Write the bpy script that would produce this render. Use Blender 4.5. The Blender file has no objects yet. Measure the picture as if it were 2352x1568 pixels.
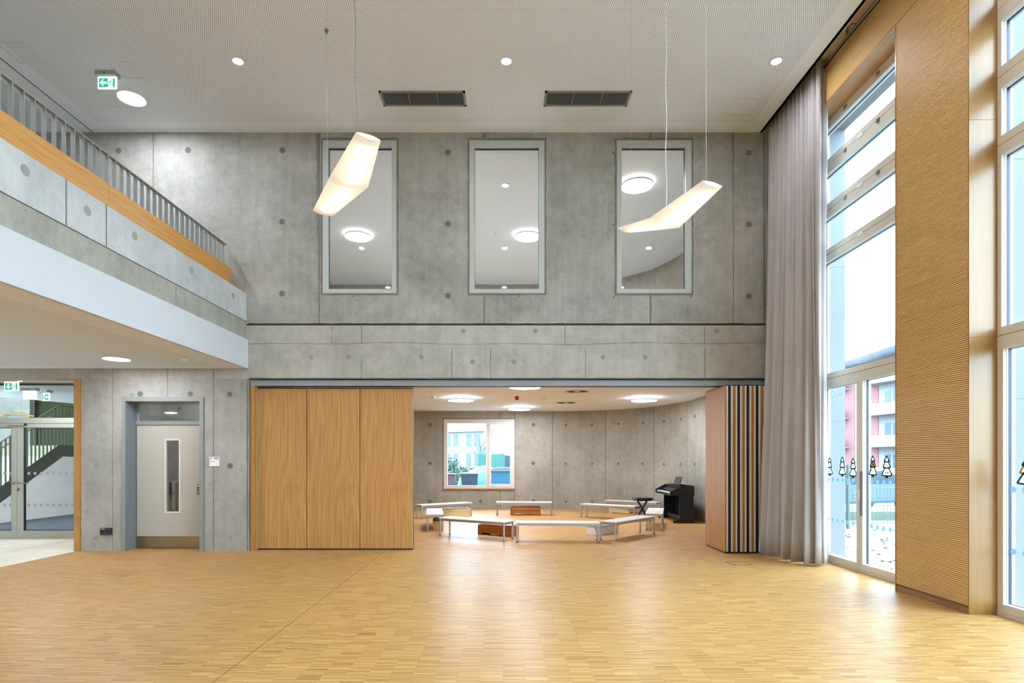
import bpy, bmesh, math, random
from mathutils import Vector, Matrix
random.seed(7)
PI = math.pi
sc = bpy.context.scene
COL = sc.collection

# ------------------------------------------------------------------ camera, world, exposure
F = 1310.0                       # focal length in pixels of the 2352 px wide frame
CX, CY = 1155.0, 1059.0          # vanishing point of the depth lines
EYE = 1.5376
YW = 9.776                       # distance of the concrete end wall
cam_d = bpy.data.cameras.new('camera')
cam_d.sensor_width = 36.0
cam_d.lens = F / 2352 * 36.0
cam_d.shift_x = (1176 - CX) / 2352
cam_d.shift_y = (CY - 784) / 2352
cam_d.clip_start = 0.05
cam_d.clip_end = 500
cam = bpy.data.objects.new('camera', cam_d)
COL.objects.link(cam)
cam.location = (0, 0, EYE)
cam.rotation_euler = (PI / 2, 0, 0)
sc.camera = cam

world = bpy.data.worlds.new('overcast_sky')
sc.world = world
world.use_nodes = True
_bg = world.node_tree.nodes['Background']
_bg.inputs[0].default_value = (0.60, 0.84, 1.04, 1)
_bg.inputs[1].default_value = 4.4

sc.view_settings.view_transform = 'Standard'
sc.view_settings.look = 'None'
sc.view_settings.gamma = 1.0
sc.view_settings.use_curve_mapping = False
sc.view_settings.exposure = 1.80
sc.cycles.max_bounces = 10
sc.cycles.diffuse_bounces = 6
sc.cycles.glossy_bounces = 4
sc.cycles.transparent_max_bounces = 12
sc.cycles.caustics_reflective = False
sc.cycles.caustics_refractive = False
sc.cycles.sample_clamp_indirect = 4.0

LAMP = (0.94, 1.0, 1.16)
L_DISC, L_SPOT, L_ROOM, L_PEND = 48.0, 160.0, 26.0, 4.5

def P(px, py, Y):
    """world point at depth Y that the photograph shows at (px, py)"""
    return Vector(((px - CX) * Y / F, Y, EYE - (py - CY) * Y / F))

# ------------------------------------------------------------------ materials
def s2l(c):
    return tuple(((v / 255) / 12.92 if v / 255 <= 0.04045 else ((v / 255 + 0.055) / 1.055) ** 2.4) for v in c)

class NT:
    def __init__(s, name):
        s.m = bpy.data.materials.new(name); s.m.use_nodes = True
        s.t = s.m.node_tree; s.t.nodes.clear()
        s.out = s.n('ShaderNodeOutputMaterial')
    def n(s, kind, **kw):
        nd = s.t.nodes.new(kind)
        for k, v in kw.items(): setattr(nd, k, v)
        return nd
    def set(s, nd, i, v):
        if hasattr(v, 'is_output') or isinstance(v, bpy.types.NodeSocket): s.t.links.new(v, nd.inputs[i])
        elif isinstance(v, (tuple, list)) and len(v) == 3 and nd.inputs[i].type == 'RGBA': nd.inputs[i].default_value = (*v, 1)
        else: nd.inputs[i].default_value = v
    def math(s, op, a, b=None, c=None, clamp=False):
        nd = s.n('ShaderNodeMath', operation=op, use_clamp=clamp)
        s.set(nd, 0, a)
        if b is not None: s.set(nd, 1, b)
        if c is not None: s.set(nd, 2, c)
        return nd.outputs[0]
    def mix(s, f, a, b, mode='MIX'):
        nd = s.n('ShaderNodeMix', data_type='RGBA', blend_type=mode)
        s.set(nd, 0, f); s.set(nd, 6, a); s.set(nd, 7, b)
        return nd.outputs[2]
    def coord(s, scale=(1, 1, 1)):
        tc = s.n('ShaderNodeTexCoord'); mp = s.n('ShaderNodeMapping')
        s.t.links.new(tc.outputs['Object'], mp.inputs[0]); mp.inputs['Scale'].default_value = scale
        return mp.outputs[0]
    def noise(s, vec, scale, detail=4, rough=0.55, dist=0.0):
        nd = s.n('ShaderNodeTexNoise'); s.set(nd, 'Vector', vec)
        nd.inputs['Scale'].default_value = scale; nd.inputs['Detail'].default_value = detail
        nd.inputs['Roughness'].default_value = rough; nd.inputs['Distortion'].default_value = dist
        return nd.outputs[0]
    def ramp(s, f, stops):
        nd = s.n('ShaderNodeValToRGB'); s.set(nd, 0, f)
        el = nd.color_ramp.elements
        while len(el) < len(stops): el.new(0.5)
        for e, (p, c) in zip(el, stops):
            e.position = p; e.color = (*c, 1) if len(c) == 3 else c
        return nd.outputs[0]
    def bsdf(s, color, rough=0.5, metal=0.0, bump=None, bstr=0.2, bdist=0.01, spec=0.5, **kw):
        b = s.n('ShaderNodeBsdfPrincipled')
        s.set(b, 'Base Color', color); s.set(b, 'Roughness', rough); s.set(b, 'Metallic', metal)
        s.set(b, 'Specular IOR Level', spec)
        for k, v in kw.items(): s.set(b, k.replace('_', ' '), v)
        if bump is not None:
            bp = s.n('ShaderNodeBump'); s.set(bp, 'Height', bump)
            bp.inputs['Strength'].default_value = bstr; bp.inputs['Distance'].default_value = bdist
            s.t.links.new(bp.outputs[0], b.inputs['Normal'])
        s.t.links.new(b.outputs[0], s.out.inputs[0])
        s.b = b
        return s.m

def plain(name, rgb, rough=0.5, metal=0.0, var=0.04, spec=0.5):
    t = NT(name); c = s2l(rgb)
    v = t.noise(t.coord(), 3.0, 3)
    lo = tuple(x * (1 - var) for x in c); hi = tuple(min(1, x * (1 + var)) for x in c)
    return t.bsdf(t.ramp(v, [(0.3, lo), (0.7, hi)]), rough, metal, spec=spec)

def ext(name, rgb, rough=0.8, metal=0.0, k=0.58, **kw):
    return plain(name, tuple(v * k for v in rgb), rough, metal, **kw)

def emit(name, rgb, strength):
    t = NT(name); e = t.n('ShaderNodeEmission')
    e.inputs[0].default_value = (*rgb, 1); e.inputs[1].default_value = strength
    t.t.links.new(e.outputs[0], t.out.inputs[0]); return t.m

def concrete(name, dark, light, seed=0.0, pores=1.0):
    t = NT(name); tc = t.coord(); 
    mp = t.n('ShaderNodeMapping'); t.t.links.new(tc, mp.inputs[0]); mp.inputs['Location'].default_value = (seed, seed * 1.7, seed * .6)
    v = mp.outputs[0]
    big = t.noise(v, 0.8, 6, 0.62, 0.4)
    med = t.noise(v, 7.0, 6, 0.7)
    mp2 = t.n('ShaderNodeMapping'); t.t.links.new(v, mp2.inputs[0]); mp2.inputs['Scale'].default_value = (9, 9, 0.45)
    streak = t.noise(mp2.outputs[0], 1.0, 4, 0.6)
    f = t.math('ADD', t.math('MULTIPLY', big, 0.52), t.math('ADD', t.math('MULTIPLY', med, 0.30), t.math('MULTIPLY', streak, 0.18)))
    c = t.ramp(f, [(0.34, s2l(dark)), (0.5, tuple((a + b) / 2 for a, b in zip(s2l(dark), s2l(light)))), (0.66, s2l(light))])
    vo = t.n('ShaderNodeTexVoronoi'); t.set(vo, 'Vector', v); vo.inputs['Scale'].default_value = 16.0
    dn = t.noise(v, 2.2, 3)
    thr = t.math('MULTIPLY', t.math('SUBTRACT', dn, 0.34), 0.34 * pores)
    hole = t.math('LESS_THAN', vo.outputs['Distance'], thr)
    vo2 = t.n('ShaderNodeTexVoronoi'); t.set(vo2, 'Vector', v); vo2.inputs['Scale'].default_value = 38.0
    hole2 = t.math('LESS_THAN', vo2.outputs['Distance'], t.math('MULTIPLY', t.math('SUBTRACT', dn, 0.42), 0.8 * pores))
    h = t.math('MAXIMUM', hole, hole2)
    c = t.mix(t.math('MULTIPLY', h, 0.45), c, s2l((78, 76, 70)))
    wn = t.noise(v, 90, 2)
    c = t.mix(0.18, c, t.ramp(wn, [(0.3, (0.25, .25, .24)), (0.7, (0.6, .6, .58))]), 'OVERLAY')
    hgt = t.math('SUBTRACT', t.math('MULTIPLY', med, 0.5), t.math('MULTIPLY', h, 0.6))
    return t.bsdf(c, 0.62, bump=hgt, bstr=0.35, bdist=0.004, spec=0.35)

def wood(name, dark, mid, light, axis='Z', scale=1.0, rough=0.42, figure=0.5, spec=0.4):
    """oak-like: long fibres along AXIS with cathedral figure"""
    t = NT(name)
    st = {'X': (0.06, 1, 1), 'Y': (1, 0.06, 1), 'Z': (1, 1, 0.06)}[axis]
    v = t.coord(tuple(a * scale for a in st))
    st2 = tuple(a * (0.28 if a < 1 else 1) * scale for a in st)
    v2 = t.coord(st2)
    fine = t.noise(v2, 150, 3, 0.6)
    mid_n = t.noise(v2, 42, 3, 0.6)
    big = t.noise(v, 4.2, 1, 0.4)
    wv = t.math('FRACT', t.math('MULTIPLY', big, 11.0))
    wv = t.math('ABSOLUTE', t.math('SUBTRACT', wv, 0.5))
    f = t.math('ADD', t.math('MULTIPLY', mid_n, 0.45), t.math('ADD', t.math('MULTIPLY', fine, 0.45), t.math('MULTIPLY', wv, 0.26 * figure)))
    c = t.ramp(f, [(0.34, s2l(dark)), (0.52, s2l(mid)), (0.72, s2l(light))])
    return t.bsdf(c, rough, bump=fine, bstr=0.08, bdist=0.002, spec=spec)

def parquet():
    t = NT('industrial_parquet')
    tc = t.n('ShaderNodeTexCoord'); sp = t.n('ShaderNodeSeparateXYZ'); t.t.links.new(tc.outputs['Object'], sp.inputs[0])
    X, Y = sp.outputs[0], sp.outputs[1]
    u = t.math('DIVIDE', X, 0.162); iu = t.math('FLOOR', u); fu = t.math('SUBTRACT', u, iu)
    w = t.math('DIVIDE', Y, 0.0105); iw = t.math('FLOOR', w)
    g = t.math('FLOOR', t.math('DIVIDE', Y, 0.168))
    def rnd(a, b, k):
        cb = t.n('ShaderNodeCombineXYZ'); t.set(cb, 0, a); t.set(cb, 1, b); cb.inputs[2].default_value = k
        wn = t.n('ShaderNodeTexWhiteNoise', noise_dimensions='3D'); t.t.links.new(cb.outputs[0], wn.inputs[0]); return wn.outputs[0]
    r1 = rnd(iu, iw, 1.0); r2 = rnd(iu, g, 5.0)
    fib = t.noise(t.coord((14, 420, 1)), 1.0, 3, 0.6)
    bign = t.noise(t.coord(), 0.35, 3)
    f = t.math('ADD', t.math('ADD', 0.05, t.math('MULTIPLY', r1, 0.52)), t.math('ADD', t.math('MULTIPLY', r2, 0.04), t.math('ADD', t.math('MULTIPLY', fib, 0.22), t.math('MULTIPLY', bign, 0.14))))
    c = t.ramp(f, [(0.12, s2l((134, 92, 48))), (0.42, s2l((174, 130, 73))), (0.70, s2l((188, 144, 85))), (0.92, s2l((220, 183, 128)))])
    joint = t.math('LESS_THAN', fu, 0.014)
    c = t.mix(t.math('MULTIPLY', joint, 0.28), c, s2l((120, 84, 50)))
    rr = t.math('ADD', 0.28, t.math('MULTIPLY', t.noise(t.coord(), 5.0, 3), 0.12))
    df = t.n('ShaderNodeBsdfDiffuse'); t.set(df, 0, c)
    gl = t.n('ShaderNodeBsdfGlossy'); gl.inputs[0].default_value = (1, 1, 1, 1); t.set(gl, 'Roughness', rr)
    lw = t.n('ShaderNodeLayerWeight')
    fac = t.math('ADD', 0.02, t.math('MULTIPLY', t.math('POWER', lw.outputs['Facing'], 4.0), 0.20))
    bp = t.n('ShaderNodeBump'); t.set(bp, 'Height', fib); bp.inputs['Strength'].default_value = .05; bp.inputs['Distance'].default_value = .001
    t.t.links.new(bp.outputs[0], gl.inputs['Normal'])
    mx = t.n('ShaderNodeMixShader'); t.set(mx, 0, fac); t.t.links.new(df.outputs[0], mx.inputs[1]); t.t.links.new(gl.outputs[0], mx.inputs[2])
    t.t.links.new(mx.outputs[0], t.out.inputs[0]); return t.m

def perforated(name, base, pitch=0.0258, radius=0.225, rough=0.75, hole=(92, 89, 84)):
    t = NT(name)
    tc = t.n('ShaderNodeTexCoord'); sp = t.n('ShaderNodeSeparateXYZ'); t.t.links.new(tc.outputs['Object'], sp.inputs[0])
    y = t.math('DIVIDE', sp.outputs[1], pitch * 0.97); iy = t.math('FLOOR', y); fy = t.math('SUBTRACT', t.math('SUBTRACT', y, iy), 0.5)
    odd = t.math('MULTIPLY', t.math('FLOORED_MODULO', iy, 2.0), 0.5)
    x = t.math('ADD', t.math('DIVIDE', sp.outputs[0], pitch), odd)
    fx = t.math('SUBTRACT', t.math('FRACT', t.math('ADD', x, 1000.0)), 0.5)
    d2 = t.math('ADD', t.math('MULTIPLY', fx, fx), t.math('MULTIPLY', fy, fy))
    h = t.math('LESS_THAN', d2, radius * radius)
    c = t.mix(h, s2l(base), s2l(hole))
    return t.bsdf(c, rough, spec=0.3)

def thin_glass(name, tint=(0.99, 1.0, 1.0), refl=0.025):
    t = NT(name)
    tr = t.n('ShaderNodeBsdfTransparent'); tr.inputs[0].default_value = (*tint, 1)
    gl = t.n('ShaderNodeBsdfGlossy'); gl.inputs['Roughness'].default_value = 0.02
    t_lw = 0; lw = t.n('ShaderNodeLayerWeight')
    fr = t.math('ADD', refl, t.math('MULTIPLY', t.math('POWER', lw.outputs['Facing'], 5.0), 0.8))
    mx = t.n('ShaderNodeMixShader')
    t.t.links.new(fr, mx.inputs[0]); t.t.links.new(tr.outputs[0], mx.inputs[1]); t.t.links.new(gl.outputs[0], mx.inputs[2])
    t.t.links.new(mx.outputs[0], t.out.inputs[0]); return t.m

def film(name, rgb, alpha):
    t = NT(name)
    tr = t.n('ShaderNodeBsdfTransparent'); df = t.n('ShaderNodeBsdfDiffuse'); df.inputs[0].default_value = (*s2l(rgb), 1)
    tl = t.n('ShaderNodeBsdfTranslucent'); tl.inputs[0].default_value = (*s2l(rgb), 1)
    m1 = t.n('ShaderNodeMixShader'); m1.inputs[0].default_value = 0.5
    t.t.links.new(df.outputs[0], m1.inputs[1]); t.t.links.new(tl.outputs[0], m1.inputs[2])
    mx = t.n('ShaderNodeMixShader'); mx.inputs[0].default_value = alpha
    t.t.links.new(tr.outputs[0], mx.inputs[1]); t.t.links.new(m1.outputs[0], mx.inputs[2]); t.t.links.new(mx.outputs[0], t.out.inputs[0]); return t.m

def fabric(name, rgb):
    t = NT(name)
    c = s2l(rgb); v = t.noise(t.coord((1, 1, .3)), 6, 4)
    col = t.ramp(v, [(0.3, tuple(x * .92 for x in c)), (0.7, tuple(x * 1.06 for x in c))])
    w = t.noise(t.coord(), 320, 2)
    b = t.n('ShaderNodeBsdfPrincipled'); t.set(b, 'Base Color', col); t.set(b, 'Roughness', 0.62); t.set(b, 'Specular IOR Level', 0.35)
    t.set(b, 'Sheen Weight', 0.35)
    bp = t.n('ShaderNodeBump'); t.set(bp, 'Height', w); bp.inputs['Strength'].default_value = .12; bp.inputs['Distance'].default_value = .002
    t.t.links.new(bp.outputs[0], b.inputs['Normal'])
    tl = t.n('ShaderNodeBsdfTranslucent'); t.set(tl, 0, col)
    mx = t.n('ShaderNodeMixShader'); mx.inputs[0].default_value = 0.12
    t.t.links.new(b.outputs[0], mx.inputs[1]); t.t.links.new(tl.outputs[0], mx.inputs[2]); t.t.links.new(mx.outputs[0], t.out.inputs[0])
    return t.m

def opal(name):
    t = NT(name)
    tl = t.n('ShaderNodeBsdfTranslucent'); tl.inputs[0].default_value = (0.94, 0.91, 0.84, 1)
    df = t.n('ShaderNodeBsdfDiffuse'); df.inputs[0].default_value = (0.92, 0.90, 0.86, 1)
    mx = t.n('ShaderNodeMixShader'); mx.inputs[0].default_value = 0.6
    t.t.links.new(df.outputs[0], mx.inputs[1]); t.t.links.new(tl.outputs[0], mx.inputs[2]); t.t.links.new(mx.outputs[0], t.out.inputs[0])
    return t.m

M = {}
M['conc'] = concrete('concrete_upper_wall', (124, 122, 113), (178, 175, 165), 0.0)
M['conc_band'] = concrete('concrete_beam_band', (144, 139, 128), (190, 184, 172), 11.0)
M['conc_low'] = concrete('concrete_lower_wall', (132, 127, 117), (176, 171, 160), 23.0)
M['conc_room'] = concrete('concrete_music_room', (134, 129, 116), (178, 171, 156), 37.0, 0.6)
M['conc_par'] = concrete('concrete_parapet', (166, 166, 162), (206, 207, 203), 51.0, 0.8)
M['conc_par2'] = concrete('concrete_slab_edge', (136, 133, 121), (180, 176, 162), 63.0, 0.9)
M['joint'] = plain('concrete_joint', (114, 111, 102), 0.8)
M['joint_dark'] = plain('concrete_joint_dark', (62, 60, 55), 0.85)
M['stain'] = plain('concrete_stain', (122, 119, 111), 0.8, var=.06)
M['plug'] = plain('tie_hole_plug', (104, 101, 90), 0.8, var=.1)
M['plug_par'] = plain('tie_hole_plug_light', (150, 149, 140), 0.8, var=.06)
M['plug_ring'] = plain('tie_hole_rim', (150, 146, 134), 0.8, var=.06)
M['parquet'] = parquet()
M['stone'] = concrete('stone_tile', (196, 188, 168), (222, 215, 196), 71.0, 0.2)
M['carpet'] = plain('blue_carpet', (64, 72, 80), 0.95, var=.2)
M['white'] = plain('white_paint', (226, 224, 219), 0.7, var=.01)
M['white_b'] = plain('white_fascia_paint', (196, 196, 197), 0.65, var=.01)
M['ceil'] = plain('ceiling_paint', (236, 240, 245), 0.8, var=.01)
M['perf'] = perforated('perforated_ceiling_board', (242, 246, 251))
M['perf_upper'] = perforated('perforated_upper_room_ceiling', (240, 237, 228), 0.026, 0.2, hole=(150, 146, 138))
M['perf_room'] = perforated('perforated_room_ceiling', (244, 248, 252), 0.026, 0.2, hole=(150, 146, 138))
M['oak_panel'] = wood('oak_veneer_panel', (158, 108, 56), (184, 134, 76), (202, 156, 98), 'Z', 1.0, 0.45, 0.8)
M['oak_pale'] = wood('oak_veneer_pale', (178, 142, 84), (206, 174, 112), (224, 196, 138), 'Z', 1.0, 0.42, 0.6)
M['oak_trim'] = wood('oak_trim', (150, 100, 44), (178, 126, 62), (198, 148, 82), 'Z', 1.2, 0.45, 0.4)
M['oak_band'] = wood('oak_band', (176, 120, 52), (202, 148, 74), (220, 170, 98), 'Y', 1.3, 0.45, 0.4)
M['slat'] = wood('oak_slat', (206, 164, 100), (220, 178, 112), (230, 192, 130), 'Y', 1.6, 0.5, 0.15)
M['slat_back'] = plain('slat_groove', (132, 98, 58), 0.9)
M['oak_reveal'] = wood('oak_reveal', (142, 102, 52), (154, 114, 62), (168, 126, 74), 'Z', 1.5, 0.3, 0.1, 0.5)
M['oak_skirt'] = wood('oak_skirting', (118, 84, 48), (146, 108, 66), (168, 130, 86), 'Y', 2.0, 0.5, 0.6)
M['xylo'] = wood('stained_beech', (140, 74, 28), (176, 104, 48), (206, 138, 74), 'X', 3.0, 0.45, 1.0)
M['pine'] = wood('pale_pine', (198, 176, 110), (218, 198, 132), (230, 214, 156), 'X', 2.0, 0.5, 0.5)
M['ply'] = wood('pale_plywood', (190, 140, 84), (208, 160, 104), (222, 180, 126), 'X', 2.0, 0.5, 0.5)
M['frame'] = plain('window_frame_paint', (214, 208, 194), 0.45, var=.01)
M['frame_in'] = plain('glazing_bead_white', (236, 240, 242), 0.5, var=.01)
M['gasket'] = plain('rubber_gasket', (34, 52, 74), 0.5)
M['wframe'] = plain('upper_window_frame', (176, 181, 172), 0.45, var=.01)
M['dframe'] = plain('door_frame_paint', (134, 135, 128), 0.4, var=.01)
M['dframe2'] = plain('glass_door_frame', (160, 162, 148), 0.45, var=.01)
M['reveal_blue'] = plain('door_reveal_paint', (112, 114, 115), 0.4, var=.01)
M['leaf'] = plain('door_leaf_paint', (178, 170, 154), 0.45, var=.01)
M['steel'] = plain('brushed_steel', (176, 172, 160), 0.32, 1.0, var=.05)
M['brass'] = plain('kick_plate_metal', (158, 140, 108), 0.38, 1.0, var=.08)
M['alu'] = plain('aluminium', (190, 194, 200), 0.38, 0.85)
M['alu_w'] = plain('white_aluminium', (222, 224, 228), 0.45, 0.1)
M['track'] = plain('track_paint', (140, 146, 150), 0.4, 0.2)
M['rail'] = plain('railing_paint', (140, 142, 136), 0.45, var=.01)
M['black'] = plain('black_seal', (16, 17, 20), 0.6)
M['dark'] = plain('dark_plastic', (34, 36, 40), 0.4)
M['piano'] = plain('black_satin_lacquer', (26, 29, 34), 0.35)
M['key'] = plain('ivory_keys', (236, 232, 224), 0.3)
M['laminate'] = plain('white_laminate', (226, 222, 212), 0.3, var=.01)
M['grille'] = plain('grille_metal', (112, 114, 112), 0.5, 0.3)
M['grille_d'] = plain('grille_shadow', (40, 40, 42), 0.8)
M['curtain'] = fabric('mauve_grey_curtain', (186, 178, 174))
M['glass'] = thin_glass('window_glass')
M['glass_dk'] = thin_glass('transom_glass', (0.9, 0.93, 0.9), 0.12)
M['opal'] = opal('opal_shade')
M['frost'] = film('frosted_dot', (142, 178, 202), 0.86)
M['frost_g'] = film('frosted_dot_grey', (186, 192, 194), 0.9)
M['disc'] = emit('lamp_diffuser', LAMP, L_DISC)
M['spot'] = emit('spot_diffuser', LAMP, L_SPOT)
M['disc_up'] = emit('uplight_diffuser', LAMP, 34.0)
M['disc_upper'] = emit('upper_room_diffuser', LAMP, 15.0)
M['disc_up2'] = emit('upper_uplight_diffuser', LAMP, 6.0)
M['disc_room'] = emit('room_lamp_diffuser', LAMP, L_ROOM)
M['pend_tube'] = emit('pendant_tube', (1.0, 0.86, 0.66), L_PEND)
M['exit_white'] = emit('exit_sign_white', (0.80, 1.0, 0.96), 0.42)
M['exit_green'] = emit('exit_sign_green', (0.02, 0.46, 0.24), 0.34)
M['panel_edge'] = plain('access_panel_edge', (200, 200, 198), .8)
M['disc_low'] = emit('soffit_lamp_diffuser', LAMP, 36.0)
M['disc_stair'] = emit('stair_lamp_diffuser', LAMP, 11.0)
M['red'] = plain('red_plastic', (186, 26, 34), 0.4)
M['card'] = plain('cardboard', (176, 148, 104), 0.8, var=.06)
M['white_plastic'] = plain('white_plastic', (228, 227, 222), 0.45)

# ------------------------------------------------------------------ mesh builder
class MB:
    def __init__(s):
        s.v = []; s.f = []; s.m = []; s.sm = []
    def add(s, vs, fs, m=0, smooth=False):
        o = len(s.v); s.v += [tuple(v) for v in vs]
        for f in fs:
            s.f.append([i + o for i in f]); s.m.append(m); s.sm.append(smooth)
        return s
    def box(s, x0, x1, y0, y1, z0, z1, m=0):
        if x0 > x1: x0, x1 = x1, x0
        if y0 > y1: y0, y1 = y1, y0
        if z0 > z1: z0, z1 = z1, z0
        vs = [(x, y, z) for z in (z0, z1) for y in (y0, y1) for x in (x0, x1)]
        return s.add(vs, [(0, 2, 3, 1), (4, 5, 7, 6), (0, 1, 5, 4), (2, 6, 7, 3), (0, 4, 6, 2), (1, 3, 7, 5)], m)
    def obox(s, c, ax, sx, sy, sz, m=0):
        """box centred at c, rotated by angle ax about Z"""
        ca, sa = math.cos(ax), math.sin(ax); vs = []
        for z in (-sz / 2, sz / 2):
            for y in (-sy / 2, sy / 2):
                for x in (-sx / 2, sx / 2):
                    vs.append((c[0] + x * ca - y * sa, c[1] + x * sa + y * ca, c[2] + z))
        return s.add(vs, [(0, 2, 3, 1), (4, 5, 7, 6), (0, 1, 5, 4), (2, 6, 7, 3), (0, 4, 6, 2), (1, 3, 7, 5)], m)
    def cyl(s, p, q, r, seg=20, m=0, r2=None, caps=True):
        p = Vector(p); q = Vector(q); d = (q - p).normalized()
        a = d.orthogonal().normalized(); b = d.cross(a); r2 = r if r2 is None else r2
        vs = []
        for k in range(seg):
            t = 2 * PI * k / seg; o = a * math.cos(t) + b * math.sin(t)
            vs.append(p + o * r); vs.append(q + o * r2)
        s.add(vs, [(2 * k, 2 * ((k + 1) % seg), 2 * ((k + 1) % seg) + 1, 2 * k + 1) for k in range(seg)], m, True)
        if caps: s.add(vs, [tuple(2 * k for k in reversed(range(seg))), tuple(2 * k + 1 for k in range(seg))], m)
        return s
    def tube(s, pts, r, seg=8, m=0):
        pts = [Vector(p) for p in pts]; rings = []
        for i, p in enumerate(pts):
            d = (pts[min(i + 1, len(pts) - 1)] - pts[max(i - 1, 0)]).normalized()
            up = Vector((0, 0, 1)) if abs(d.z) < 0.95 else Vector((0, 1, 0))
            a = d.cross(up).normalized(); b = d.cross(a)
            rings.append([p + a * r * math.cos(2 * PI * k / seg) + b * r * math.sin(2 * PI * k / seg) for k in range(seg)])
        vs = [v for rg in rings for v in rg]; fs = []
        for i in range(len(pts) - 1):
            for k in range(seg):
                k2 = (k + 1) % seg
                fs.append((i * seg + k, i * seg + k2, (i + 1) * seg + k2, (i + 1) * seg + k))
        s.add(vs, fs, m, True)
        n = (len(pts) - 1) * seg
        return s.add(vs, [tuple(range(seg)), tuple(n + k for k in reversed(range(seg)))], m)
    def prism(s, pts, axis, a, b, m=0):
        """2-D polygon pts extruded along axis from a to b; pts in the order of the other two axes"""
        n = len(pts)
        def mk(p, t):
            return {'X': (t, p[0], p[1]), 'Y': (p[0], t, p[1]), 'Z': (p[0], p[1], t)}[axis]
        vs = [mk(p, a) for p in pts] + [mk(p, b) for p in pts]
        fs = [tuple(range(n)), tuple(n + k for k in reversed(range(n)))] + [(k, n + k, n + (k + 1) % n, (k + 1) % n) for k in range(n)]
        return s.add(vs, fs, m)
    def xform(s, mat):
        s.v = [tuple(mat @ Vector(v)) for v in s.v]; return s
    def build(s, name, mats, parent=None, bevel=0.0, loc=None):
        me = bpy.data.meshes.new(name)
        me.from_pydata(s.v, [], s.f)
        if not isinstance(mats, (list, tuple)): mats = [mats]
        for m in mats: me.materials.append(M[m] if isinstance(m, str) else m)
        me.polygons.foreach_set('material_index', s.m)
        me.polygons.foreach_set('use_smooth', s.sm)
        bm = bmesh.new(); bm.from_mesh(me)
        bmesh.ops.recalc_face_normals(bm, faces=bm.faces); bm.to_mesh(me); bm.free()
        me.update()
        o = bpy.data.objects.new(name, me); COL.objects.link(o)
        if parent is not None: o.parent = parent
        if loc: o.location = loc
        if bevel:
            md = o.modifiers.new('soft_edges', 'BEVEL'); md.width = bevel; md.segments = 2; md.limit_method = 'ANGLE'
        return o

def struct(o):
    o['kind'] = 'structure'; return o
def tag(o, label, cat, group=None):
    o['label'] = label; o['category'] = cat
    if group: o['group'] = group
    return o
def thing(name, label, cat, loc=(0, 0, 0), rz=0.0, group=None):
    o = bpy.data.objects.new(name, None); COL.objects.link(o); o.empty_display_size = 0.1
    o.location = loc; o.rotation_euler = (0, 0, rz)
    return tag(o, label, cat, group)
def sthing(name, loc=(0, 0, 0)):
    o = bpy.data.objects.new(name, None); COL.objects.link(o); o.location = loc; o.empty_display_size = 0.1
    return struct(o)
def dup(root, label, loc=None, rz=None, group=None):
    r = root.copy(); COL.objects.link(r)
    if loc is not None: r.location = loc
    if rz is not None: r.rotation_euler = (0, 0, rz)
    r['label'] = label
    if group: r['group'] = group
    for ch in list(root.children):
        c = ch.copy(); COL.objects.link(c); c.parent = r
        for g in list(ch.children):
            d = g.copy(); COL.objects.link(d); d.parent = c
    return r

def wall_cells(b, a0, a1, z0, z1, holes, emitbox, m=0):
    """fill the rectangle a0..a1 x z0..z1 except for the holes with boxes"""
    xs = sorted({a0, a1, *[h[0] for h in holes], *[h[1] for h in holes]}); xs = [x for x in xs if a0 <= x <= a1]
    for i in range(len(xs) - 1):
        xa, xb = xs[i], xs[i + 1]
        cuts = sorted([(h[2], h[3]) for h in holes if h[0] <= xa and h[1] >= xb])
        z = z0
        for c0, c1 in cuts:
            if c0 > z: emitbox(xa, xb, z, c0, m)
            z = max(z, c1)
        if z < z1: emitbox(xa, xb, z, z1, m)

# ------------------------------------------------------------------ the setting
ZC = EYE + 755 / 134.0           # hall ceiling 7.17
ZBEAM = 2.955                    # underside of the concrete beam
ZROOM = 3.153                    # music room ceiling
YB = 18.4                        # far wall of the music room
GZ0, GZ1, GZ2 = 3.127, 3.62, 4.41   # gallery soffit, fascia top, parapet top
def wx(px): return (px - CX) / 134.0
def wz(py): return EYE - (py - CY) / 134.0

# floor
b = MB()
b.box(-7.28, 5.42, -5, 18.75, -0.12, 0, 0)
b.box(-12.2, -7.28, -5, 11.42, -0.12, 0, 1)
b.box(-17, -7.28, 11.42, 18.75, -0.12, 0, 2)
b.box(-2.021, -2.013, -5, 9.86, 0, 0.0008, 3)              # expansion joint
b.box(-1.55, 3.66, 9.93, 9.938, 0, 0.0008, 3)
b.box(-7.286, -7.276, -5, YW, 0, 0.0012, 3)
for yy in (2.9, 4.7, 6.5, 8.3, 10.1): b.box(-12.2, -7.29, yy, yy + .006, 0, 0.0006, 4)
for xx in (-11.2, -10.0, -8.8): b.box(xx, xx + .006, -5, 11.4, 0, 0.0006, 4)
struct(b.build('floor', ['parquet', 'stone', 'carpet', plain('floor_joint', (128, 84, 44), .7), plain('tile_joint', (168, 160, 142), .8)]))

# hall ceiling
b = MB()
b.box(-11.0, 4.442, -5, YW, ZC, ZC + 0.1, 0)
b.box(4.40, 4.442, -5, YW, ZC, 7.40, 0)
b.box(-6.75, 4.16, -5, 9.48, ZC - 0.002, ZC, 1)
b.box(-10.8, -7.42, -5, 9.48, ZC - 0.002, ZC, 1)
b.box(-7.035, -7.02, -5, YW, ZC - 0.002, ZC, 2)
b.box(4.442, 5.05, -5, YW, 7.37, 7.43, 3)                  # top of the curtain recess
struct(b.build('ceiling', ['ceil', 'perf', 'grille_d', plain('recess_plaster', (226, 214, 190), .85)]))

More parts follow.
